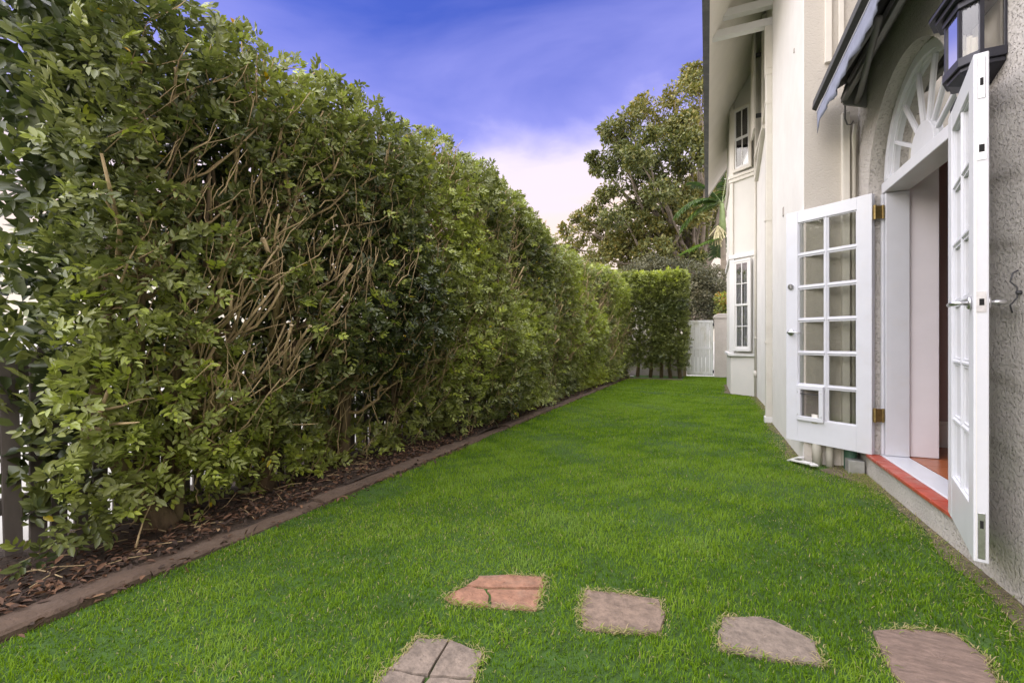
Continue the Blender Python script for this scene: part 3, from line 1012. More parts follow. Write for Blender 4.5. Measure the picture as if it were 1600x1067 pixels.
for y in (YE0 + 0.06, YE1 - 0.10):
    b = MB(); b.prism([(1.149, 2.88), (1.149, 3.16), (1.03, 3.15), (0.98, 2.99), (1.0, 2.93), (1.09, 2.90)], y - 0.012, y + 0.012, 'y'); b.build('wall_bracket', 'awnbar', aw, bevel=0.004)
b = MB(); b.tube([(1.02, YE1 - 0.05, 2.95), (1.02, YE1 - 0.05, 2.84), (1.035, YE1 - 0.05, 2.79), (1.06, YE1 - 0.05, 2.785), (1.075, YE1 - 0.05, 2.81)], 0.006, 8)
b.build('crank_eye', 'awnbar', aw, smooth=True)

# ------------------------------------------------------------------ gate, pillar, far wall, post
GY = 14.65
ga = thing('garden_gate', 'old white painted board gate at the end of the lawn', 'gate', (-0.2, GY, 0))
gx0, gx1 = -0.56, 0.17
nb = 7
for i in range(nb):
    x0 = gx0 + (gx1 - gx0) * i / nb
    b = MB(); b.box(x0 + 0.003, x0 + (gx1 - gx0) / nb - 0.003, GY, GY + 0.02 + random.uniform(0, 0.003), 0.05, 1.66); b.build('board', 'gatepaint', ga, bevel=0.003)
for z, nm in ((0.07, 'rail'), (0.80, 'rail'), (1.60, 'rail')):
    b = MB(); b.box(gx0, gx1, GY - 0.014, GY - 0.001, z, z + 0.075); b.build(nm, 'gatepaint', ga, bevel=0.003)
for x in (gx0, gx1 - 0.05):
    b = MB(); b.box(x, x + 0.05, GY - 0.016, GY - 0.0005, 0.147, 0.798); b.box(x, x + 0.05, GY - 0.016, GY - 0.0005, 0.877, 1.598); b.build('stile', 'gatepaint', ga)
b = MB(); b.box(gx0 + 0.02, gx0 + 0.16, GY - 0.03, GY - 0.017, 0.865, 0.885); b.build('latch', 'iron', ga)
for z in (0.12, 1.5):
    b = MB(); b.box(gx1 - 0.02, gx1 + 0.02, GY - 0.022, GY - 0.017, z, z + 0.09); b.build('hinge', 'iron', ga)
gp = thing('gate_pillar', 'rendered cream pillar with rounded cap between gate and bay window', 'pillar', (0.6, GY, 0))
b = MB(); b.box(0.20, 0.85, GY - 0.06, GY + 0.30, -0.02, 1.72); b.build('shaft', 'pillar', gp, bevel=0.01)
b = MB(); b.prism([(0.17, 1.721), (0.88, 1.721), (0.88, 1.80), (0.76, 1.86), (0.30, 1.86), (0.17, 1.80)], GY - 0.09, GY + 0.33, 'y'); b.build('cap', 'pillar', gp, bevel=0.02)
b = MB(); b.box(-0.66, -0.57, GY - 0.05, GY + 0.05, -0.02, 1.74); tag(b.build('gate_post', 'post', None, bevel=0.006), 'bare timber post between the white gate and the far hedge', 'post')
b = MB(); b.box(-3.4, -0.67, GY + 0.02, GY + 0.2, -0.02, 1.1); tag(b.build('boundary_wall', 'farwall', None, bevel=0.01), 'low weathered grey wall behind the far hedge', 'wall')

# picket fence behind the hedge
FX = -3.08
pf = thing('picket_fence', 'weathered dark picket fence behind the hedge trunks', 'fence', (FX, 5, 0))
pk = MB(); pk.prism([(-0.032, 0.03), (0.032, 0.03), (0.032, 1.12), (0, 1.17), (-0.032, 1.12)], -0.009, 0.009, 'x')
base = pk.build('picket', 'fence', pf)
base.location = Vector((FX, -1.4, 0.55)) - pf.location
pz = base.location.z
for i in range(1, 180):
    c_ = base.copy(); COL.objects.link(c_)
    c_.location = base.location + Vector((random.uniform(-.004, .004), 0.088 * i + random.uniform(-.008, .008), random.uniform(-.02, .02)))
    c_.rotation_euler = (random.uniform(-.02, .02), 0, 0)
for z in (0.22, 0.88):
    b = MB(); b.box(FX - 0.055, FX - 0.013, -1.5, 14.5, z, z + 0.075); b.build('rail', 'fence', pf)
for i in range(8):
    y = -1.2 + i * 2.1
    b = MB(); b.box(FX - 0.15, FX - 0.058, y, y + 0.09, -0.02, 1.05); b.build('post', 'fence', pf)

# kerb of long concrete blocks between lawn and bed
kb = thing('garden_kerb', 'brown concrete edging of long blocks between lawn and hedge bed', 'kerb', (-2.35, 6, 0))
y = -2.4
while y < 13.0:
    L_ = random.uniform(0.8, 1.05)
    y2 = min(y + L_, 13.05)
    dx_ = random.uniform(-0.012, 0.012)
    hz = 0.026 + random.uniform(-0.012, 0.014)
    xs = [kerb_x(y) + dx_, kerb_x(y2) + dx_ + random.uniform(-.01, .01)]
    wd = 0.155
    b = MB()
    n = 6
    vs = []
    for i in range(n + 1):
        t = i / n
        yy = y + 0.006 + (y2 - y - 0.012) * t
        xx = xs[0] + (xs[1] - xs[0]) * t + random.uniform(-.006, .006)
        hh = hz + random.uniform(-.004, .004)
        vs += [(xx, yy, -0.03), (xx - 0.004, yy, hh - 0.012), (xx - 0.018, yy, hh), (xx - wd * 0.5, yy, hh + 0.004), (xx - wd + random.uniform(-.01, .01), yy, hh - 0.004), (xx - wd, yy, -0.03)]
    fs = []
    for i in range(n):
        for k in range(5):
            a = i * 6 + k
            fs.append((a, a + 6, a + 7, a + 1))
    fs += [(0, 1, 2, 3, 4, 5), tuple(n * 6 + k for k in range(5, -1, -1))]
    b.add(vs, fs)
    b.build('kerb_block', 'kerb', kb)
    y = y2
b = MB(); b.box(-2.05, -0.6, 13.02, 13.10, -0.02, 0.035); b.build('kerb_block', 'dirt', kb, bevel=0.01)

# ------------------------------------------------------------------ stepping stones
STONES = [
    ('terracotta', 'cracked terracotta stepping stone with a grey worn corner', 'paver_red', [(-0.930, 1.80), (-0.80, 1.865), (-0.664, 1.905), (-0.630, 1.80), (-0.607, 1.66), (-0.70, 1.63), (-0.925, 1.572), (-0.985, 1.60)]),
    ('mauve', 'pinkish square stepping stone next to the cracked terracotta one', 'paver', [(-0.472, 1.880), (-0.32, 1.915), (-0.180, 1.928), (-0.150, 1.84), (-0.148, 1.715), (-0.27, 1.66), (-0.412, 1.620), (-0.455, 1.74)]),
    ('grey', 'brown grey five sided stepping stone between the pinkish and the dark one', 'paver2', [(0.055, 1.893), (0.16, 1.95), (0.230, 1.955), (0.350, 1.872), (0.345, 1.745), (0.20, 1.715), (0.040, 1.70), (0.035, 1.80)]),
    ('dark', 'large dark brown stepping stone nearest the rough house wall', 'paver_dark', [(0.545, 2.025), (0.68, 2.09), (0.810, 2.118), (0.85, 2.00), (0.823, 1.874), (0.80, 1.70), (0.55, 1.68), (0.530, 1.85)]),
]
stone_polys = []


def slab(poly, top, name, material, parent=None):
    n = len(poly)
    c = Vector((sum(p[0] for p in poly) / n, sum(p[1] for p in poly) / n, 0))
    pl = []
    for i in range(n):
        a, b_ = Vector((*poly[i], 0)), Vector((*poly[(i + 1) % n], 0))
        for t in (0.0, 0.33, 0.66):
            q = a.lerp(b_, t)
            q += (c - q).normalized() * random.uniform(-0.004, 0.007)
            pl.append((q.x, q.y))
    b = MB()
    m_ = len(pl)
    lv = [(0.0, -0.04), (0.0, top - 0.006), (0.02, top), (0.5, top + 0.002), (0.93, top + 0.001)]
    for k, z in lv:
        b.v += [(x + (c.x - x) * k, y_ + (c.y - y_) * k, z + (random.uniform(-.0012, .0012) if k else 0)) for x, y_ in pl]
    for j in range(len(lv) - 1):
        for i in range(m_):
            a = j * m_ + i
            a2 = j * m_ + (i + 1) % m_
            b.f.append((a, a2, a2 + m_, a + m_))
    b.f.append(tuple((len(lv) - 1) * m_ + i for i in range(m_)))
    return b.build(name, material, parent)


for nm, lab, mt_, poly in STONES:
    stone_polys.append(poly)
    if nm == 'terracotta':
        # broken in three along its cracks
        st = thing('stepping_stone', lab, 'stepping stone', (-0.78, 1.72, 0), 'stepping stones set in the lawn')
        g1 = [(-0.930, 1.80), (-0.80, 1.865), (-0.664, 1.905), (-0.635, 1.825), (-0.76, 1.765), (-0.862, 1.728), (-0.945, 1.71)]
        g2 = [(-0.947, 1.704), (-0.864, 1.722), (-0.82, 1.68), (-0.79, 1.612), (-0.925, 1.572), (-0.985, 1.60)]
        g3 = [(-0.858, 1.723), (-0.757, 1.760), (-0.633, 1.819), (-0.607, 1.66), (-0.70, 1.63), (-0.784, 1.611), (-0.814, 1.682)]
        for k, g_ in enumerate((g1, g2, g3)):
            slab(g_, 0.012 - 0.0025 * k, 'stone_piece', mt_, st)
    else:
        tag(slab(poly, 0.010, 'stepping_stone', mt_), lab, 'stepping stone', 'stepping stones set in the lawn')
st = thing('stepping_stone', 'stepping stone pieced from four grey pavers with open joints', 'stepping stone', (-0.8, 1.2, 0), 'stepping stones set in the lawn')
q = [(-0.935, 1.345), (-0.826, 1.372), (-0.690, 1.368), (-0.655, 1.245), (-0.64, 1.08), (-0.79, 1.04), (-0.93, 1.03), (-0.932, 1.172), (-0.797, 1.20)]
pv = [[q[0], (q[1][0] - .0035, q[1][1]), (q[8][0] - .0035, q[8][1] + .003), (q[7][0], q[7][1] + .003)],
      [(q[1][0] + .0035, q[1][1]), q[2], (q[3][0], q[3][1] + .003), (q[8][0] + .0035, q[8][1] + .003)],
      [(q[8][0] + .0035, q[8][1] - .003), (q[3][0], q[3][1] - .003), q[4], (q[5][0] + .006, q[5][1])],
      [(q[7][0], q[7][1] - .003), (q[8][0] - .0035, q[8][1] - .003), (q[5][0] - .006, q[5][1]), q[6]]]
for k, p_ in enumerate(pv):
    slab(p_, 0.012, 'paver', 'paver2', st)
stone_polys.append([q[0], q[1], q[2], q[3], q[4], q[5], q[6], q[7]])

# drain things in the corner by the doors
b = MB(); b.box(1.03, 1.135, 4.36, 4.47, 0.0, 0.11); o = tag(b.build('drain_box', 'galv', None, bevel=0.004), 'small galvanised drain box on the ground behind the swung-out door leaf', 'drain box')
b = MB(); b.tube([(1.075, 4.50, 0.0), (1.075, 4.50, 0.20)], 0.045, 18); b.tube([(1.075, 4.50, 0.19), (1.075, 4.50, 0.23)], 0.054, 18)
tag(b.build('drain_pipe', 'green', None, smooth=False), 'dark green drain pipe stub behind the galvanised box', 'drain pipe')
for k, (x, y, rz, rx, L_) in enumerate(((0.70, 4.58, 115, 24, 0.17), (0.735, 4.50, 120, 6, 0.19), (0.80, 4.44, 100, 3, 0.10))):
    mt = Matrix.Translation((x, y, 0.035)) @ Matrix.Rotation(R(rz), 4, 'Z') @ Matrix.Rotation(R(rx), 4, 'Y')
    b = MB(); b.box(-L_ / 2, L_ / 2, -0.028, 0.028, -0.008, 0.008, mt)
    tag(b.build('tile_shard', 'white2', None, bevel=0.004), ['broken white tile strip leaning on the wall corner', 'broken white tile strip lying below the leaning one', 'short broken white tile end by the wall pipes'][k], 'tile shard', 'broken white tile strips by the wall')

#PLANTS
exec_plants = True
# ------------------------------------------------------------------ hedge
hole = WaveNoise(21, 5.0)
hole2 = WaveNoise(22, 11.0)
bulge = WaveNoise(23, 2.6)
patch = WaveNoise(24, 3.0)


def face_x(y):
    return -2.51 + 0.46 * np.clip((y - 1.0) / 12.0, -0.2, 1) ** 1.1


def hedge_h(y):
    return 2.86 + 0.27 * np.exp(-((y - 4.8) / 2.0) ** 2) - 0.012 * np.clip(y - 7, 0, 9)


def hedge_points(n, y0, y1, layer, r):
    """points on and below the clipped surface; returns position, outward normal"""
    y = r.uniform(y0, y1, n)
    h = hedge_h(y)
    fx = face_x(y)
    s = r.uniform(0, 1, n)
    zlow = np.where(y < 1.7, 0.04, 0.10)
    # front 68 %, top 20 %, back 12 %
    part = r.uniform(0, 1, n)
    front = part < 0.78
    top = (part >= 0.78) & (part < 0.95)
    x = np.where(front, fx, np.where(top, fx - 0.10 - s * 0.75, fx - 0.92))
    z = np.where(front, zlow + (h - 0.10 - zlow) * s ** 0.92, np.where(top, h, 0.4 + (h - 0.4) * s))
    # rounded shoulder
    k = np.clip((z - (h - 0.5)) / 0.5, 0, 1)
    x = np.where(front, x - 0.28 * k ** 2.2, x)
    z = np.where(top, h - 0.10 * np.clip(1 - s * 3, 0, 1) - 0.15 * np.clip(s - 0.7, 0, 1), z)
    # sides lean in a little towards the ground
    x = np.where(front, x - 0.16 * np.clip((0.9 - z) / 0.9, 0, 1) * np.clip((5 - y) / 4, 0.05, 1), x)
    nrm = np.stack([np.where(front, 1 - 0.4 * k, np.where(top, 0.15, -1)), np.zeros(n), np.where(front, 0.25 + 1.2 * k, np.where(top, 1, 0.2))], 1)
    nrm = unit(nrm)
    P = np.stack([x, y, z], 1)
    dep = layer[0] + (layer[1] - layer[0]) * r.uniform(0, 1, n) + 0.085 * bulge(P)
    P = P - nrm * dep[:, None]
    return P, nrm, front, top


PLANTS_Y = [-1.5, -0.7, 0.1, 0.95, 1.55, 2.25, 2.95, 3.7, 4.5, 5.4, 6.3, 7.2, 8.1, 9.0, 9.9, 10.8, 11.7, 12.6]
PLANTS_X = [-2.9, -2.9, -2.95, -2.84, -2.80, -2.92, -2.9, -2.85, -2.8, -2.8, -2.75, -2.7, -2.7, -2.65, -2.6, -2.55, -2.5, -2.45]
HEDGE_LABELS = {
    3: 'hedge tree with thick forked root and dark glossy leaves, ending the row',
    4: 'hedge tree with a leaning V-shaped trunk standing against the picket fence',
    17: 'last hedge tree of the kerb row, lime green on top, where the kerb ends',
    5: 'hedge tree with tall straight tan trunk showing between gaps in the leaves',
}
leaf_protos = []
for k in range(5):
    V, Q = leaves(np.zeros((1, 3)), np.array([[1., 0, 0]]), np.array([[0, 0, 1.]]), [1.0], [0.5], fold=0.12 + 0.05 * k, droop=0.05 + 0.05 * k)
    for tn in (0.28, 0.5, 0.72, 0.84):
        leaf_protos.append((V, Q, tn))
proto_meshes = []
for V, Q, tn in leaf_protos:
    me_ = fastmesh('leaf', V, Q, np.full(len(Q), tn))
    me_.materials.append(M['leaf'])
    proto_meshes.append(me_)


def wob(p0, p1, n, amp, r):
    p0, p1 = np.array(p0), np.array(p1)
    t = np.linspace(0, 1, n)[:, None]
    pts = p0 + (p1 - p0) * t
    o_ = np.cumsum(r.normal(0, amp, (n, 3)), 0)
    o_ -= o_[0]
    return pts + o_


def make_hedge_plant(idx, bx_, by_, ya, yb, label, group, surf=None, near=True, dens=1.0, lf=1.0):
    r = np.random.RandomState(100 + idx)
    t = thing('hedge_tree', label, 'hedge', (bx_, by_, 0.0), group)
    hh = float(hedge_h(np.array([by_]))[0])
    # trunk: several stems splaying from one root
    tk = MB()
    br = MB()
    stems = []
    ns = 3 if near else 2
    for s in range(ns):
        a = r.uniform(0, 6.28)
        rr = 0.05 + 0.03 * r.rand()
        top = np.array([bx_ + r.uniform(-0.2, 0.22), by_ + r.uniform(-0.42, 0.42), hh - r.uniform(0.35, 0.8)])
        mid = np.array([bx_ + r.uniform(-.12, .12), by_ + r.uniform(-.2, .2), r.uniform(0.7, 1.2)])
        st_ = np.array([bx_ + 0.05 * math.cos(a), by_ + 0.06 * math.sin(a), -0.03])
        if idx == 4:
            mid[1] = by_ + (-0.32 if s == 0 else 0.12 * s)
            mid[2] = 0.62
        if idx == 5 and s == 0:
            mid[:2] = (bx_ + 0.03, by_ + 0.02); top[:2] = (bx_ + 0.05, by_ + 0.05)
        pts = np.concatenate([wob(st_, mid, 6, 0.012, r), wob(mid, top, 8, 0.02, r)[1:]])
        pts[:, 0] = np.minimum(pts[:, 0], face_x(pts[:, 1]) - np.clip(pts[:, 2], 0, 1) * 0.27)
        r0 = (0.052 if s == 0 else 0.034) * r.uniform(0.8, 1.15)
        rad = np.linspace(1, 0.28, len(pts)) * r0
        rad[0] *= 1.55
        rad[1] *= 1.15
        tk.tube(pts, rad, 9)
        stems.append((pts, rad))
    if 1.2 < by_ < 6:
        for s in range(6):
            y0_ = r.uniform(ya, yb)
            f0 = float(face_x(np.array([y0_]))[0])
            p0 = np.array([bx_ + r.uniform(-.05, .05), by_ + (y0_ - by_) * 0.4, r.uniform(0.05, 0.35)])
            p1 = np.array([f0 - r.uniform(0.10, 0.30), y0_, r.uniform(0.9, 1.3)])
            p2 = np.array([f0 - r.uniform(0.06, 0.30), y0_ + r.uniform(-.1, .25), r.uniform(1.8, 2.5)])
            pts = np.concatenate([wob(p0, p1, 5, 0.012, r), wob(p1, p2, 6, 0.018, r)[1:]])
            tk.tube(pts, np.linspace(1, 0.4, len(pts)) * r.uniform(0.012, 0.024), 7)
    tko = tk.build('trunk', 'bark', t, smooth=True)
    # branches heading out to the clipped face, many cut off short
    cuts = MB()
    nb_ = 44 if near else 22
    for i in range(nb_):
        pts, rad = stems[r.randint(len(stems))]
        j = r.randint(3, len(pts) - 1)
        p0 = pts[j]
        fxx = float(face_x(np.array([p0[1]]))[0])
        tgt = np.array([fxx - r.uniform(-0.07, 0.14), p0[1] + r.uniform(-0.25, 0.5), p0[2] + r.uniform(0.15, 0.8)])
        if tgt[2] > hh - 0.1:
            tgt[2] = hh - 0.1
        bp = wob(p0, tgt, 6, 0.022, r)
        bp += np.array([0.10, 0, -0.10]) * (np.sin(np.linspace(0, math.pi, 6)) * r.uniform(0.2, 1.0))[:, None]
        r0 = min(rad[j] * 0.6, r.uniform(0.007, 0.020))
        br.tube(bp, np.linspace(r0, r0 * r.uniform(0.35, 0.75), 6), 6)
        if r.rand() < 0.3:
            dv = unit(bp[-1] - bp[-2])
            cuts.tube([bp[-1], bp[-1] + dv * 0.004], r0 * 0.72, 6)
        for q_ in range(2):
            jj = r.randint(2, 5)
            e2 = bp[jj] + np.array([r.uniform(0.02, 0.2), r.normal(0.03, 0.12), r.uniform(0.05, 0.35)])
            br.tube(wob(bp[jj], e2, 4, 0.015, r), np.linspace(r0 * 0.5, 0.0022, 4), 5)
    br.build('branches', 'twig', t, smooth=True)
    if len(cuts.v):
        cuts.build('cut_ends', 'cut', t, kind='stuff')
    # thin pale twigs close to the face
    tw = MB()
    for i in range(150 if near else 120):
        P, n_, fr_, tp_ = hedge_points(1, ya, yb, (-0.05, 0.10), r)
        if not (fr_[0] or tp_[0]) or (tp_[0] and r.rand() < 0.75) or (P[0, 2] > hh - 0.35 and r.rand() < 0.6):
            continue
        d_ = np.array([r.uniform(-0.05, 0.40), r.normal(0.12, 0.33), r.uniform(0.35, 1.0)])
        d_ /= np.linalg.norm(d_)
        L_ = r.uniform(0.12, 0.42)
        tw.tube(wob(P[0] - d_ * L_ * 0.6, P[0] + d_ * L_ * 0.4, 5, 0.014, r), np.linspace(r.uniform(.0025, .006), 0.0015, 5), 5)
    tw.build('twigs', 'twig', t, smooth=True, kind='stuff')
    # foliage
    run = yb - ya
    PP, DD, NN, LL, WW, TT = [], [], [], [], [], []
    spec = [((-0.06, 0.07), int(1330 * run * dens), 0.045, True), ((0.06, 0.26), int(1150 * run * dens), 0.047, True), ((0.22, 0.60), int(520 * run * dens), 0.066, False)]
    for li, (lay, n, ll, holes) in enumerate(spec):
        P, nr, fr_, tp_ = hedge_points(n, ya - 0.05, yb + 0.05, lay, r)
        hv = hole(P * np.array([0.6, 1, 1])) + 0.5 * hole2(P)
        yy, zz = P[:, 1], P[:, 2]
        hv = hv + 0.9 * np.clip((1.5 - yy) / 0.4, 0, 1)
        nearw = np.clip((4.6 - yy) / 3.0, 0, 1)
        lowbare = np.clip((1.55 - zz) / 0.9, 0, 1) * nearw * 1.25 * np.clip((yy - 1.15) / 0.5, 0.0, 1) * np.clip((zz - 0.15) / 0.4, 0.35, 1)
        thr = (-0.95 + 0.40 * nearw + lowbare) if li == 0 else (-2.1 + 0.4 * nearw + lowbare * 1.1)
        if li == 2:
            thr = -2.6 + lowbare * 1.5
        keep = (hv > thr) & (zz > 0.05)
        P, nr, tp_ = P[keep], nr[keep], tp_[keep]
        m = len(P)
        up = r.uniform(0.0, 1.0, m)[:, None]
        A = nr * r.uniform(0.3, 1.0, m)[:, None] + np.array([0, 0, 1.0]) * (up - 0.25) + r.normal(0, 0.55, (m, 3))
        N = nr * 0.8 + np.array([0.1, -0.1, 0.9]) + r.normal(0, 0.45, (m, 3))
        ln = r.uniform(0.06, 0.13, m) * (1.35 if li == 2 else 1)
        a, b_, c_, d2, e2, own = sprays(P, A, N, ln, 7 if li < 2 else 6, ll * lf, ll * 0.47 * lf, 0.30, r)
        tn = 0.45 + 0.15 * patch(P) + 0.12 * r.normal(size=m)
        tn = tn + 0.12 * np.clip((P[:, 1] - 5) / 6, 0, 1) - 0.10 * np.clip((1.8 - P[:, 1]) / 0.8, 0, 1)
        young = (r.rand(m) < (0.10 + 0.10 * (tp_) + 0.55 * np.clip((P[:, 1] - 8.0) / 3, 0, 1) * np.clip((P[:, 2] - 1.5) / 1.0, 0, 1)))
        tn = np.where(young & (li < 2), r.uniform(0.62, 0.88, m), tn)
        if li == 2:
            tn = tn - 0.06  # inner layer coloured darker, interior shade put into the tint
        tl_ = tn[own] + r.normal(0, 0.06, len(own))
        tl_ = np.clip(tl_, 0.02, 0.90)
        yel = r.rand(len(own)) < 0.0025
        tl_ = np.where(yel, r.uniform(0.94, 0.99, len(own)), tl_)
        PP.append(a); DD.append(b_); NN.append(c_); LL.append(d2); WW.append(e2); TT.append(tl_)
    # leaves deep in the hedge, tinted dark so the colour supplies the shade
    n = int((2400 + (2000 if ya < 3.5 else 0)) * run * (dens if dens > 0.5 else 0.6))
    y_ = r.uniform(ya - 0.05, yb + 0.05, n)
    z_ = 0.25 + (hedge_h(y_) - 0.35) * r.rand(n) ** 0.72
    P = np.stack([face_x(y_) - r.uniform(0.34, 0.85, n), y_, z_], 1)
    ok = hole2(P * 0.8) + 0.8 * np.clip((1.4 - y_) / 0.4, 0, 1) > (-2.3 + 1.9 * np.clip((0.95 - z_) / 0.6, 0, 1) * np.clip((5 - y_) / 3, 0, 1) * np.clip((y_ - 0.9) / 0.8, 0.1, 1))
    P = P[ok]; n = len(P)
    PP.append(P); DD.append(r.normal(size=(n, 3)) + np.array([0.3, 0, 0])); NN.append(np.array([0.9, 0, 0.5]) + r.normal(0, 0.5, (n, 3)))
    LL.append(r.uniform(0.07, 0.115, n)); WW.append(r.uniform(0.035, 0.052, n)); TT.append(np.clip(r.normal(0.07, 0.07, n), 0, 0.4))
    P, D, N, L, W, T = [np.concatenate(x) for x in (PP, DD, NN, LL, WW, TT)]
    # the leaves that show largest become single leaf parts
    if idx in (3, 4, 5):
        dist = np.linalg.norm(P - np.array([0, 0, CAM_H]), axis=1)
        ang_ok = (P[:, 1] > 0.75)
        order = np.argsort(np.where(ang_ok, dist, 99))[:220]
        Du = unit(D[order]); Su = unit(np.cross(Du, N[order])); Nu = np.cross(Su, Du)
        for q_, i in enumerate(order):
            tn = T[i]
            vi = min(3, max(0, int((tn - 0.15) / 0.2)))
            me_ = proto_meshes[(q_ % 5) * 4 + vi]
            o_ = bpy.data.objects.new('leaf', me_)
            COL.objects.link(o_)
            o_.parent = t
            mt_ = Matrix(((Du[q_, 0], -Su[q_, 0], Nu[q_, 0], 0), (Du[q_, 1], -Su[q_, 1], Nu[q_, 1], 0), (Du[q_, 2], -Su[q_, 2], Nu[q_, 2], 0), (0, 0, 0, 1)))
            o_.matrix_basis = Matrix.Translation(Vector(P[i]) - t.location) @ mt_ @ Matrix.Scale(L[i], 4)
        msk = np.ones(len(P), bool)
        msk[order] = False
        P, D, N, L, W, T = P[msk], D[msk], N[msk], L[msk], W[msk], T[msk]
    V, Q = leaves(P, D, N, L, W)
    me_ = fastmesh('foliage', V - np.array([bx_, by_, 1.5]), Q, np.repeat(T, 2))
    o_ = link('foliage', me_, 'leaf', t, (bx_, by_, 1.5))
    o_['kind'] = 'stuff'
    return t


HG = 'hedge trees planted close along the kerb'
for i, (yy, xx) in enumerate(zip(PLANTS_Y, PLANTS_X)):
    ya = (PLANTS_Y[i - 1] + yy) / 2 if i else yy - 0.5
    yb = (PLANTS_Y[i + 1] + yy) / 2 if i < len(PLANTS_Y) - 1 else 13.35
    nr_ = yy < 6
    lab = HEDGE_LABELS.get(i, 'leafy hedge tree packed shoulder to shoulder in the tall clipped row along the kerb')
    make_hedge_plant(i, xx, yy, ya, yb, lab, HG, near=nr_, dens=0.35 if yy < 0.5 else (1.0 if yy < 8 else 0.85), lf=1.0)


# ---- generic leafy masses
def leaf_cloud(centres, radii, counts, leaf_len, leaf_w, r, hollow=0.45, up=0.5, squash=0.8):
    P, N = [], []
    for c, ra, n in zip(centres, radii, counts):
        d_ = unit(r.normal(size=(n, 3)))
        rr = ra * (hollow + (1 - hollow) * r.rand(n) ** 0.5)
        p = d_ * rr[:, None]
        p[:, 2] *= squash
        P.append(np.array(c) + p)
        N.append(d_)
    P, N = np.concatenate(P), np.concatenate(N)
    n = len(P)
    D = N * 0.5 + r.normal(0, 0.7, (n, 3))
    NN = N * 0.6 + np.array([0, 0, up]) + r.normal(0, 0.5, (n, 3))
    sz = r.uniform(0.7, 1.25, n)
    return P, D, NN, leaf_len * sz, leaf_w * sz


# far hedge across the end of the garden
def far_hedge(idx, x0, x1, label):
    r = np.random.RandomState(300 + idx)
    cx = (x0 + x1) / 2
    t = thing('hedge_tree', label, 'hedge', (cx, 13.95, 0))
    tk = MB()
    for k in range(3):
        x = x0 + (x1 - x0) * (k + 0.5) / 3
        pts = wob((x, 13.9, -0.02), (x + r.uniform(-.15, .15), 14.0, 2.2), 8, 0.02, r)
        tk.tube(pts, np.linspace(0.06, 0.025, 8), 8)
    tk.build('trunk', 'bark', t, smooth=True)
    n = 5200
    x = r.uniform(x0, x1, n); z = 0.25 + 2.72 * r.rand(n) ** 0.8
    part = r.rand(n)
    y_ = np.where(part < 0.6, 13.45 + 0.12 * r.normal(size=n) * 0.6, r.uniform(13.45, 14.4, n))
    z = np.where(part > 0.8, 2.92 + 0.06 * r.normal(size=n), z)
    sd_ = (part > 0.6) & (part < 0.8)
    x = np.where(sd_, x1 + 0.04 * r.normal(size=n), x)
    P = np.stack([x, y_, z], 1)
    P[:, 1] += 0.06 * bulge(P * 1.5) + 0.25 * np.clip((0.6 - P[:, 2]) / 0.6, 0, 1)
    nr = np.tile(np.array([[0.1, -1.0, 0.3]]), (n, 1))
    A = nr * 0.6 + r.normal(0, 0.5, (n, 3)) + np.array([0, 0, 0.35])
    N = nr * 0.7 + np.array([0, 0, 0.8]) + r.normal(0, 0.4, (n, 3))
    keep = hole(P) + 0.3 * hole2(P) > -1.4
    P, A, N = P[keep], A[keep], N[keep]
    a, b_, c_, d2, e2, own = sprays(P, A, N, r.uniform(.08, .14, len(P)), 6, 0.06, 0.028, 0.3, r)
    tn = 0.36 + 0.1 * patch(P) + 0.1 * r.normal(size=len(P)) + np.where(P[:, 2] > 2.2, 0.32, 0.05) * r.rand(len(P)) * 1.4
    V, Q = leaves(a, b_, c_, d2, e2)
    me_ = fastmesh('foliage', V - np.array([cx, 13.95, 1.5]), Q, np.repeat(np.clip(tn[own], 0.03, 0.9), 2))
    o_ = link('foliage', me_, 'leaf', t, (cx, 13.95, 1.5)); o_['kind'] = 'stuff'


far_hedge(0, -2.45, -1.35, 'dense green hedge tree in the corner where the two hedges meet')
far_hedge(1, -1.35, -0.58, 'dense green hedge tree clipped square beside the white gate')

# ---- big fig tree beyond the gate
CT, ST = math.cos(R(23.2)), math.sin(R(23.2))


def at(px, py, dist):
    """a point of the place seen along a sight line, at a given distance"""
    xc = (px - 800) / 711.0 * dist
    return np.array([xc * CT - dist * ST, xc * ST + dist * CT, CAM_H + (533 - py) / 711.0 * dist])


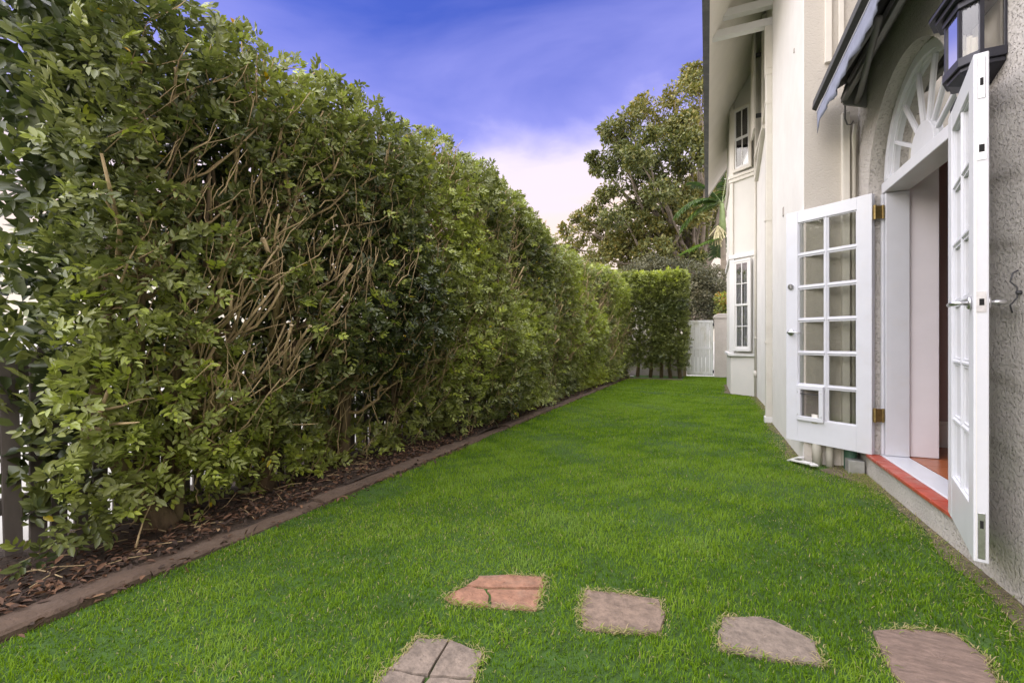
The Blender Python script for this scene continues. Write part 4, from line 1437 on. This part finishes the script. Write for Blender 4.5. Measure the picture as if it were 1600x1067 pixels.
r = np.random.RandomState(77)
fig_clumps = [(1095, 120, 30, 1.5), (1060, 150, 30, 0), (1100, 175, 34, 2), (1015, 165, 26, 0), (985, 190, 28, -1), (1045, 200, 36, 1), (955, 205, 20, -1),
              (1010, 225, 34, -2), (965, 235, 26, 1), (1075, 235, 38, -2), (945, 262, 20, 0), (985, 272, 28, 1), (1035, 272, 36, 0), (930, 248, 13, 0),
              (1095, 285, 30, 3), (955, 300, 22, -1), (1000, 318, 28, 1), (930, 325, 16, 0), (905, 342, 17, 0), (960, 340, 26, -2), (1040, 335, 28, 3), (885, 362, 15, 0), (925, 365, 26, 1),
              (975, 372, 30, 0), (1020, 375, 30, 2), (1070, 380, 30, 3), (895, 385, 18, 1), (940, 400, 28, 0), (990, 405, 28, 1), (1105, 360, 28, 4), (1120, 200, 36, 3), (1150, 150, 40, 4), (1140, 280, 40, 4), (1180, 230, 46, 5), (1220, 330, 50, 5), (1140, 95, 30, 3), (1190, 150, 40, 5),
              (1060, 300, 30, -1), (1085, 330, 28, -2), (1030, 300, 26, -3), (1050, 355, 30, 0), (1000, 350, 26, -1), (1090, 365, 26, 1), (1020, 395, 30, -1), (960, 385, 26, 1), (1075, 405, 30, 0), (1070, 200, 30, -2), (1095, 245, 26, -3), (1000, 250, 24, -3), (1080, 130, 22, 1), (1100, 310, 26, 0), (1085, 350, 24, 2), (1110, 385, 26, 2), (1055, 320, 26, 2), (1108, 340, 24, 3), (1030, 410, 26, 1), (1000, 430, 26, 0)]
fx_, fy_ = at(1085, 480, 33)[:2]
fig = thing('fig_tree', 'huge spreading fig tree with bronze green leaves beyond the gate', 'tree', (fx_, fy_, 0))
tk = MB()
tb = np.array([fx_, fy_, -0.1])
fork = np.array([fx_ + 0.3, fy_ + 0.4, 5.5])
tk.tube(wob(tb, fork, 7, 0.08, r), np.linspace(1.0, 0.6, 7), 12)
tk.build('trunk', 'figbark', fig, smooth=True)
lb = MB()
cc, rr_, nn_ = [], [], []
for px, py, rp, dz in fig_clumps:
    c = at(px, py, 32 + dz * 1.1)
    ra = rp / 711.0 * 32
    cc.append(c); rr_.append(ra); nn_.append(int(520 * (ra / 1.3) ** 1.6))
    sub = r.randint(3, 6)
    for s in range(sub):
        d_ = unit(r.normal(size=(1, 3)))[0] * ra * r.uniform(0.6, 1.05)
        cc.append(c + d_ * np.array([1, 1, 0.6])); rr_.append(ra * r.uniform(0.28, 0.5)); nn_.append(int(170 * (ra / 1.3) ** 1.5))
    mid = fork + (c - fork) * 0.5 + r.normal(0, 0.5, 3) - np.array([0, 0, 0.6])
    pts = np.concatenate([wob(fork, mid, 6, 0.12, r), wob(mid, c, 6, 0.12, r)[1:]])
    lb.tube(pts, np.linspace(0.20, 0.03, len(pts)), 7)
lb.build('limbs', 'figbark', fig, smooth=True)
P, D, N, L, W = leaf_cloud(cc, rr_, nn_, 0.27, 0.13, r, hollow=0.35, squash=0.75)
fn = WaveNoise(31, 0.55)
fn2 = WaveNoise(33, 3.2)
keep = fn2(P) > -1.25
P, D, N, L, W = P[keep], D[keep], N[keep], L[keep], W[keep]
tn = np.clip(0.60 + 0.13 * fn(P) + 0.13 * r.normal(size=len(P)) + 0.018 * (P[:, 2] - 11), 0, 1)
V, Q = leaves(P, D, N, L, W)
o_ = link('crown', fastmesh('crown', V - np.array([fx_, fy_, 10]), Q, np.repeat(tn, 2)), 'figleaf', fig, (fx_, fy_, 10)); o_['kind'] = 'stuff'


def bush(name, label, clumps, dist, material, ll, lw, dens, seed, tmean, tree=False):
    r = np.random.RandomState(seed)
    cx = np.mean([c[0] for c in clumps]); base = at(cx, 500, dist)
    t = thing(name, label, 'shrub', (base[0], base[1], 0))
    st_ = MB()
    cc, rr_, nn_ = [], [], []
    for px, py, rp, dz in clumps:
        c = at(px, py, dist + dz)
        ra = rp / 711.0 * dist
        cc.append(c); rr_.append(ra); nn_.append(int(dens * ra * ra))
        for s in range(5):
            d_ = unit(r.normal(size=(1, 3)))[0] * ra * r.uniform(0.6, 1.0)
            cc.append(c + d_); rr_.append(ra * 0.35); nn_.append(int(dens * ra * ra * 0.18))
        st_.tube(wob((base[0] + r.uniform(-.2, .2), base[1] + r.uniform(-.2, .2), -0.05), c, 7, 0.04, r), np.linspace(0.06, 0.012, 7), 6)
    st_.build('stems', 'figbark', t, smooth=True)
    P, D, N, L, W = leaf_cloud(cc, rr_, nn_, ll, lw, r, hollow=0.5, squash=0.85)
    tn = np.clip(tmean + 0.2 * r.normal(size=len(P)) + 0.1 * fn2(P * 1.5), 0, 1)
    keep = P[:, 2] > 0.02
    P, D, N, L, W, tn = P[keep], D[keep], N[keep], L[keep], W[keep], tn[keep]
    V, Q = leaves(P, D, N, L, W)
    o_ = link('foliage', fastmesh('foliage', V - np.array([base[0], base[1], 2]), Q, np.repeat(tn, 2)), material, t, (base[0], base[1], 2)); o_['kind'] = 'stuff'


bush('grey_shrub', 'grey green twiggy shrub rising behind the white gate', [(1040, 425, 30, 0), (1005, 425, 28, 0.4), (1075, 430, 30, -0.3), (1100, 455, 32, 0), (1060, 460, 34, -0.6), (1120, 440, 26, 0.5), (1020, 455, 34, 0.2), (980, 435, 24, 0.6), (1090, 485, 34, -0.5), (1040, 495, 34, 0), (1125, 490, 26, 0), (990, 480, 34, 0.4)], 18.0, 'shrubleaf', 0.10, 0.04, 2600, 41, 0.45)
bush('green_shrub', 'bright green small shrub behind the rendered gate pillar', [(1128, 468, 12, 0), (1138, 480, 12, 0.1), (1126, 484, 10, 0), (1145, 462, 12, 0.2)], 16.6, 'leaf', 0.09, 0.04, 4200, 43, 0.70)

# ---- palm beside the house
pb = at(1131, 480, 21)
palm = thing('palm_tree', 'slender palm with green crownshaft and hanging fruit beside the bay window', 'palm', (pb[0], pb[1], 0))
b = MB(); b.tube(wob((pb[0], pb[1], -0.05), at(1130, 372, 21), 9, 0.01, r), np.linspace(0.16, 0.11, 9), 12); b.build('trunk', 'figbark', palm, smooth=True)
b = MB(); b.tube([at(1130, 372, 21), at(1129, 350, 21), at(1128, 318, 21)], [0.12, 0.15, 0.09], 12); b.build('crownshaft', 'palmtrunk', palm, smooth=True)
rf_ = np.random.RandomState(9)
fc = at(1122, 352, 20.9)
b = MB()
for i in range(40):
    e_ = fc + np.array([rf_.normal(0, 0.14), rf_.normal(0, 0.14), -0.3 - rf_.rand() * 0.7])
    b.tube([fc, (fc + e_) / 2 + rf_.normal(0, 0.04, 3), e_], [0.012, 0.022, 0.03], 5)
b.build('fruit_cluster', 'fruit', palm)
crown = at(1128, 318, 21)
ends = [(1068, 350, 0.3, 0.7, 0.65), (1060, 330, 0, 0.8, 0.55), (1078, 392, -0.5, 0.1, 0.9), (1160, 290, 0.5, 0.6, 0.4), (1085, 285, 0.8, 0.5, 0.4), (1190, 340, 0.5, 0.5, 0.4), (1140, 250, 1.5, 0.2, 0.4), (1120, 400, 2.0, 0.5, 0.3)]
for px, py, dz, rise, tb_ in ends:
    e_ = at(px, py, 21 + dz)
    start = crown if py < 380 else at(1128, 372, 20.9)
    m = 26
    tt = np.linspace(0, 1, m)
    mid = (start + e_) / 2 + np.array([0, 0, rise])
    sp = ((1 - tt) ** 2)[:, None] * start + (2 * tt * (1 - tt))[:, None] * mid + (tt ** 2)[:, None] * e_
    fb = MB(); fb.tube(sp, np.linspace(0.022, 0.005, m), 5)
    fro = fb.build('frond', 'palmtrunk', palm, smooth=True)
    P, D, N = [], [], []
    tg = unit(np.gradient(sp, axis=0))
    for k in range(2, m):
        for h_ in (0, 0.33, 0.66):
            for s in (1, -1):
                side = unit(np.cross(tg[k], np.array([0, 0, 1.0]))[None])[0] * s
                P.append(sp[k] + tg[k] * h_ * 0.05); D.append(side * 0.8 + tg[k] * 0.7 + np.array([0, 0, -0.15 + 0.5 * (py > 380)]) + rf_.normal(0, 0.06, 3)); N.append(np.array([0, 0, 1.0]) + rf_.normal(0, .2, 3))
    P, D, N = map(np.array, (P, D, N))
    n = len(P)
    V, Q = leaves(P, D, N, np.full(n, 0.55) * rf_.uniform(0.7, 1.1, n), np.full(n, 0.05), 0.1, 0.35)
    me_ = fastmesh('leaflets', V - crown, Q, np.repeat(np.clip(tb_ + 0.12 * rf_.normal(size=n), 0, 1), 2))
    o_ = link('leaflets', me_, 'palmleaf', fro, crown); o_['kind'] = 'stuff'

#GRASS
# ------------------------------------------------------------------ lawn grass
def inside(poly, x, y, grow_=0.0):
    c = np.array(poly).mean(0)
    pl = [(c + (np.array(p) - c) * (1 + grow_)) for p in poly]
    res = np.zeros(len(x), bool)
    n = len(pl)
    for i in range(n):
        x1, y1 = pl[i]; x2, y2 = pl[(i + 1) % n]
        cr = ((y1 > y) != (y2 > y)) & (x < (x2 - x1) * (y - y1) / (y2 - y1 + 1e-12) + x1)
        res ^= cr
    return res


gn = WaveNoise(51, 2.4)
gn2 = WaveNoise(52, 7.0)
gn3 = WaveNoise(53, 26.0)


def right_edge(y):
    """house face along the lawn"""
    return np.where(y < 4.6, XW, np.where(y < 6.7, XP, np.where(y < 9.7, XM, np.where(y < 10.1, XM - (y - 9.7) * 1.1, np.where(y < 12.2, 0.42, np.where(y < 13.7, 0.86, 2.5))))))


def blades(n, box, r, hmin, hmax, wd, segs):
    x = r.uniform(box[0], box[1], n); y = r.uniform(box[2], box[3], n)
    re = right_edge(y)
    ok = (x > kerb_x(y) + 0.004 + 0.012 * gn2(np.stack([x, y, x * 0], 1))) & (x < re - 0.01) & (y < 14.62)
    ok &= ~((y > 13.0) & (x < -0.60))
    for p in stone_polys:
        ok &= ~inside(p, x, y, -0.05)
    x, y, re = x[ok], y[ok], re[ok]
    n = len(x)
    P = np.stack([x, y, np.zeros(n)], 1)
    d_house = re - x
    d_wall = np.where(y < 4.6, d_house, d_house)
    strip = np.where(y < 4.3, 0.10, np.where(y < 6.9, 0.13, 0.12)) + 0.03 * gn2(P)
    corner = np.clip(1 - np.hypot(x - 0.95, y - 4.40) / 0.42, 0, 1)
    edge = np.clip((strip - d_wall) / 0.10, 0, 1)
    edge = np.maximum(edge, corner)
    ring_ = np.zeros(n)
    for p in stone_polys:
        ring_ = np.maximum(ring_, inside(p, x, y, 0.16) * 1.0)
    bare = r.rand(n) < np.clip(edge * 0.75, 0, 0.9)
    h = r.uniform(hmin, hmax, n) * (1 + 0.10 * np.clip(gn2(P), -1.5, 1.5) + 0.16 * np.clip(gn3(P), -1.5, 1.5)) * (1 - 0.35 * edge) * (1 - 0.35 * ring_)
    tn = 0.42 + 0.07 * gn(P) + 0.07 * gn2(P) + 0.10 * gn3(P) + 0.14 * r.normal(size=n) + 0.05 * np.clip(y / 9, 0, 1)  # last term paints the brighter far end of the lawn into the blade colour
    dry = r.rand(n) < (0.030 + 0.035 * np.clip(gn(P * 1.3 + 5), 0, 2) + 0.05 * np.clip(x - 0.2, 0, 1) + 0.75 * edge + 0.50 * ring_)
    tn = np.where(dry, r.uniform(0.83, 1.0, n), np.clip(tn, 0.0, 0.80))
    keep = ~bare
    P, h, tn, dry = P[keep], h[keep], tn[keep], dry[keep]
    n = len(P)
    az = r.uniform(0, 6.283, n) + 0.8 * gn2(P + 9)
    lean = np.abs(r.normal(0.70, 0.32, n)) + np.where(dry, 0.55, 0)
    D = np.stack([np.cos(az), np.sin(az), np.zeros(n)], 1)
    S = np.stack([-np.sin(az), np.cos(az), np.zeros(n)], 1)
    up = np.array([0, 0, 1.0])
    w = (wd * r.uniform(0.7, 1.25, n))[:, None]
    h = h[:, None]; ln = lean[:, None]
    c1 = P + up * h * 0.55 * np.cos(ln * 0.5) + D * h * 0.55 * np.sin(ln * 0.5)
    c2 = c1 + up * h * 0.50 * np.cos(ln * 1.5) + D * h * 0.5 * np.sin(ln * 1.5)
    if segs == 2:
        V = np.stack([P - S * w, P + S * w, c1 + S * w * 0.8, c1 - S * w * 0.8, c2 + S * w * 0.12, c2 - S * w * 0.12], 1).reshape(-1, 3)
        i0 = (np.arange(n) * 6)[:, None]
        Q = np.concatenate([i0 + np.array([[0, 1, 2, 3]]), i0 + np.array([[3, 2, 4, 5]])], 1).reshape(-1, 4)
        return V, Q, np.repeat(tn, 2)
    V = np.stack([P - S * w, P + S * w, c2 + S * w * 0.25, c2 - S * w * 0.25], 1).reshape(-1, 3)
    i0 = (np.arange(n) * 4)[:, None]
    return V, i0 + np.array([[0, 1, 2, 3]]), tn


def straw(r):
    out = []
    for p in stone_polys:
        n_ = len(p)
        for i in range(n_):
            a, b2 = np.array(p[i]), np.array(p[(i + 1) % n_])
            m = int(np.linalg.norm(b2 - a) * 420)
            t_ = r.rand(m)[:, None]
            q_ = a + (b2 - a) * t_ + r.normal(0, 0.008, (m, 2))
            dr_ = (b2 - a) / np.linalg.norm(b2 - a)
            ang = math.atan2(dr_[1], dr_[0]) + r.normal(0, 0.7, m) + np.where(r.rand(m) < 0.5, 0, math.pi)
            out.append(np.concatenate([q_, ang[:, None]], 1))
    m = 5200
    yy_ = np.concatenate([r.uniform(1.6, 9.6, m - 1800), r.normal(4.35, 0.3, 1800)])
    xx_ = right_edge(yy_) - np.abs(r.normal(0.0, 0.085, m)) - 0.004
    sel = ~((np.abs(yy_ - 4.6) < 0.02))
    strip_ = np.stack([xx_, yy_, r.uniform(0, 6.28, m)], 1)[sel]
    A = np.concatenate(out)
    A = A[gn2(np.stack([A[:, 0], A[:, 1], A[:, 0] * 0], 1) * 2.5) + r.normal(0, .5, len(A)) > -0.3]
    A = np.concatenate([A, strip_])
    n_ = len(A)
    z0 = r.uniform(0.006, 0.016, n_)
    P = np.stack([A[:, 0], A[:, 1], z0], 1)
    D = np.stack([np.cos(A[:, 2]), np.sin(A[:, 2]), r.uniform(-0.1, 0.35, n_)], 1)
    S = np.stack([-np.sin(A[:, 2]), np.cos(A[:, 2]), np.zeros(n_)], 1)
    L = r.uniform(0.012, 0.038, n_)[:, None]
    w = r.uniform(0.0008, 0.0016, n_)[:, None]
    c1 = P + D * L * 0.6 + np.array([0, 0, 0.004])
    c2 = P + D * L
    V = np.stack([P - S * w, P + S * w, c1 + S * w, c1 - S * w, c2 + S * w * .3, c2 - S * w * .3], 1).reshape(-1, 3)
    i0 = (np.arange(n_) * 6)[:, None]
    Q = np.concatenate([i0 + np.array([[0, 1, 2, 3]]), i0 + np.array([[3, 2, 4, 5]])], 1).reshape(-1, 4)
    return V, Q, np.repeat(np.where(r.rand(n_) < 0.75, r.uniform(0.84, 1.0, n_), 0.5), 2)


r = np.random.RandomState(61)
sets = [blades(105000, (-2.3, 1.15, 0.45, 2.6), r, 0.014, 0.029, 0.0017, 2),
        blades(85000, (-2.3, 1.15, 2.6, 4.8), r, 0.016, 0.031, 0.0022, 1),
        blades(90000, (-2.3, 0.9, 4.8, 9.0), r, 0.017, 0.032, 0.003, 1),
        blades(60000, (-2.3, 0.9, 9.0, 14.6), r, 0.019, 0.034, 0.0045, 1),
        blades(9000, (-2.3, 1.15, -1.2, 0.45), r, 0.02, 0.04, 0.003, 1), straw(r)]
Vs, Qs, Ts = [], [], []
o0 = 0
for V, Q, T in sets:
    Vs.append(V); Qs.append(Q + o0); Ts.append(T)
    o0 += len(V)
gr = link('grass', fastmesh('grass', np.concatenate(Vs), np.concatenate(Qs), np.concatenate(Ts)), 'grass')
gr['kind'] = 'stuff'
gr['label'] = 'short green lawn grass with dry straw along the house and stones'
gr['category'] = 'grass'

# bare earth strip along the house
b = MB()
ys = np.linspace(-1.5, 13.6, 160)
vs, fs = [], []
for i, y in enumerate(ys):
    xe = float(right_edge(np.array([y]))[0])
    cor = 0.22 * max(0, 1 - abs(y - 4.38) / 0.3)
    wd_ = 0.07 + 0.03 * math.sin(y * 3.1) + 0.02 * math.sin(y * 9.3) + cor
    vs += [(xe - wd_, y, 0.006), (xe + 0.02, y, 0.009)]
for i in range(len(ys) - 1):
    fs.append((i * 2, i * 2 + 1, i * 2 + 3, i * 2 + 2))
b.add(vs, fs)
struct(b.build('soil_strip', 'dirt'))

# leaf litter on the bed and along the kerb
r = np.random.RandomState(71)
n = 4200
y = r.uniform(0.2, 13.0, n) ** 1.0
y[:1700] = r.uniform(0.4, 4.0, 1700)
x = kerb_x(y) - 0.155 - np.abs(r.normal(0, 0.22, n)) + 0.03
onk = r.rand(n) < 0.03
x = np.where(onk, kerb_x(y) - r.uniform(0, 0.2, n), x)
lawnside = r.rand(n) < 0.05
x = np.where(lawnside, kerb_x(y) + np.abs(r.normal(0, 0.03, n)), x)
z = np.where(onk, 0.034, np.where(lawnside, 0.03, 0.035 + 0.03 * r.rand(n)))
P = np.stack([x, y, z], 1)
D = np.stack([r.normal(size=n), r.normal(size=n), 0.25 * r.normal(size=n)], 1)
N = np.array([0, 0, 1.0]) + r.normal(0, 0.35, (n, 3))
V, Q = leaves(P, D, N, r.uniform(0.02, 0.055, n), r.uniform(0.010, 0.022, n), fold=0.3, droop=0.15)
li = link('leaf_litter', fastmesh('leaf_litter', V, Q, np.repeat(np.clip(r.normal(0.22, 0.22, n), 0, 0.97), 2)), 'litter')
li['kind'] = 'stuff'; li['label'] = 'brown fallen leaves scattered over the hedge bed'; li['category'] = 'leaf litter'
# twigs lying on the bed
b = MB()
for i in range(90):
    y_ = random.uniform(0.5, 5.0); x_ = float(kerb_x(y_)) - 0.24 - abs(random.gauss(0, 0.2))
    a = random.uniform(0, 6.28); L_ = random.uniform(0.06, 0.25)
    b.tube([(x_, y_, 0.045), (x_ + math.cos(a) * L_ * .5, y_ + math.sin(a) * L_ * .5, 0.055), (x_ + math.cos(a) * L_, y_ + math.sin(a) * L_, 0.05)], 0.0025, 5)
o = b.build('fallen_twigs', 'twig', kind='stuff'); o['label'] = 'thin pale twigs lying on the hedge bed'; o['category'] = 'twigs'
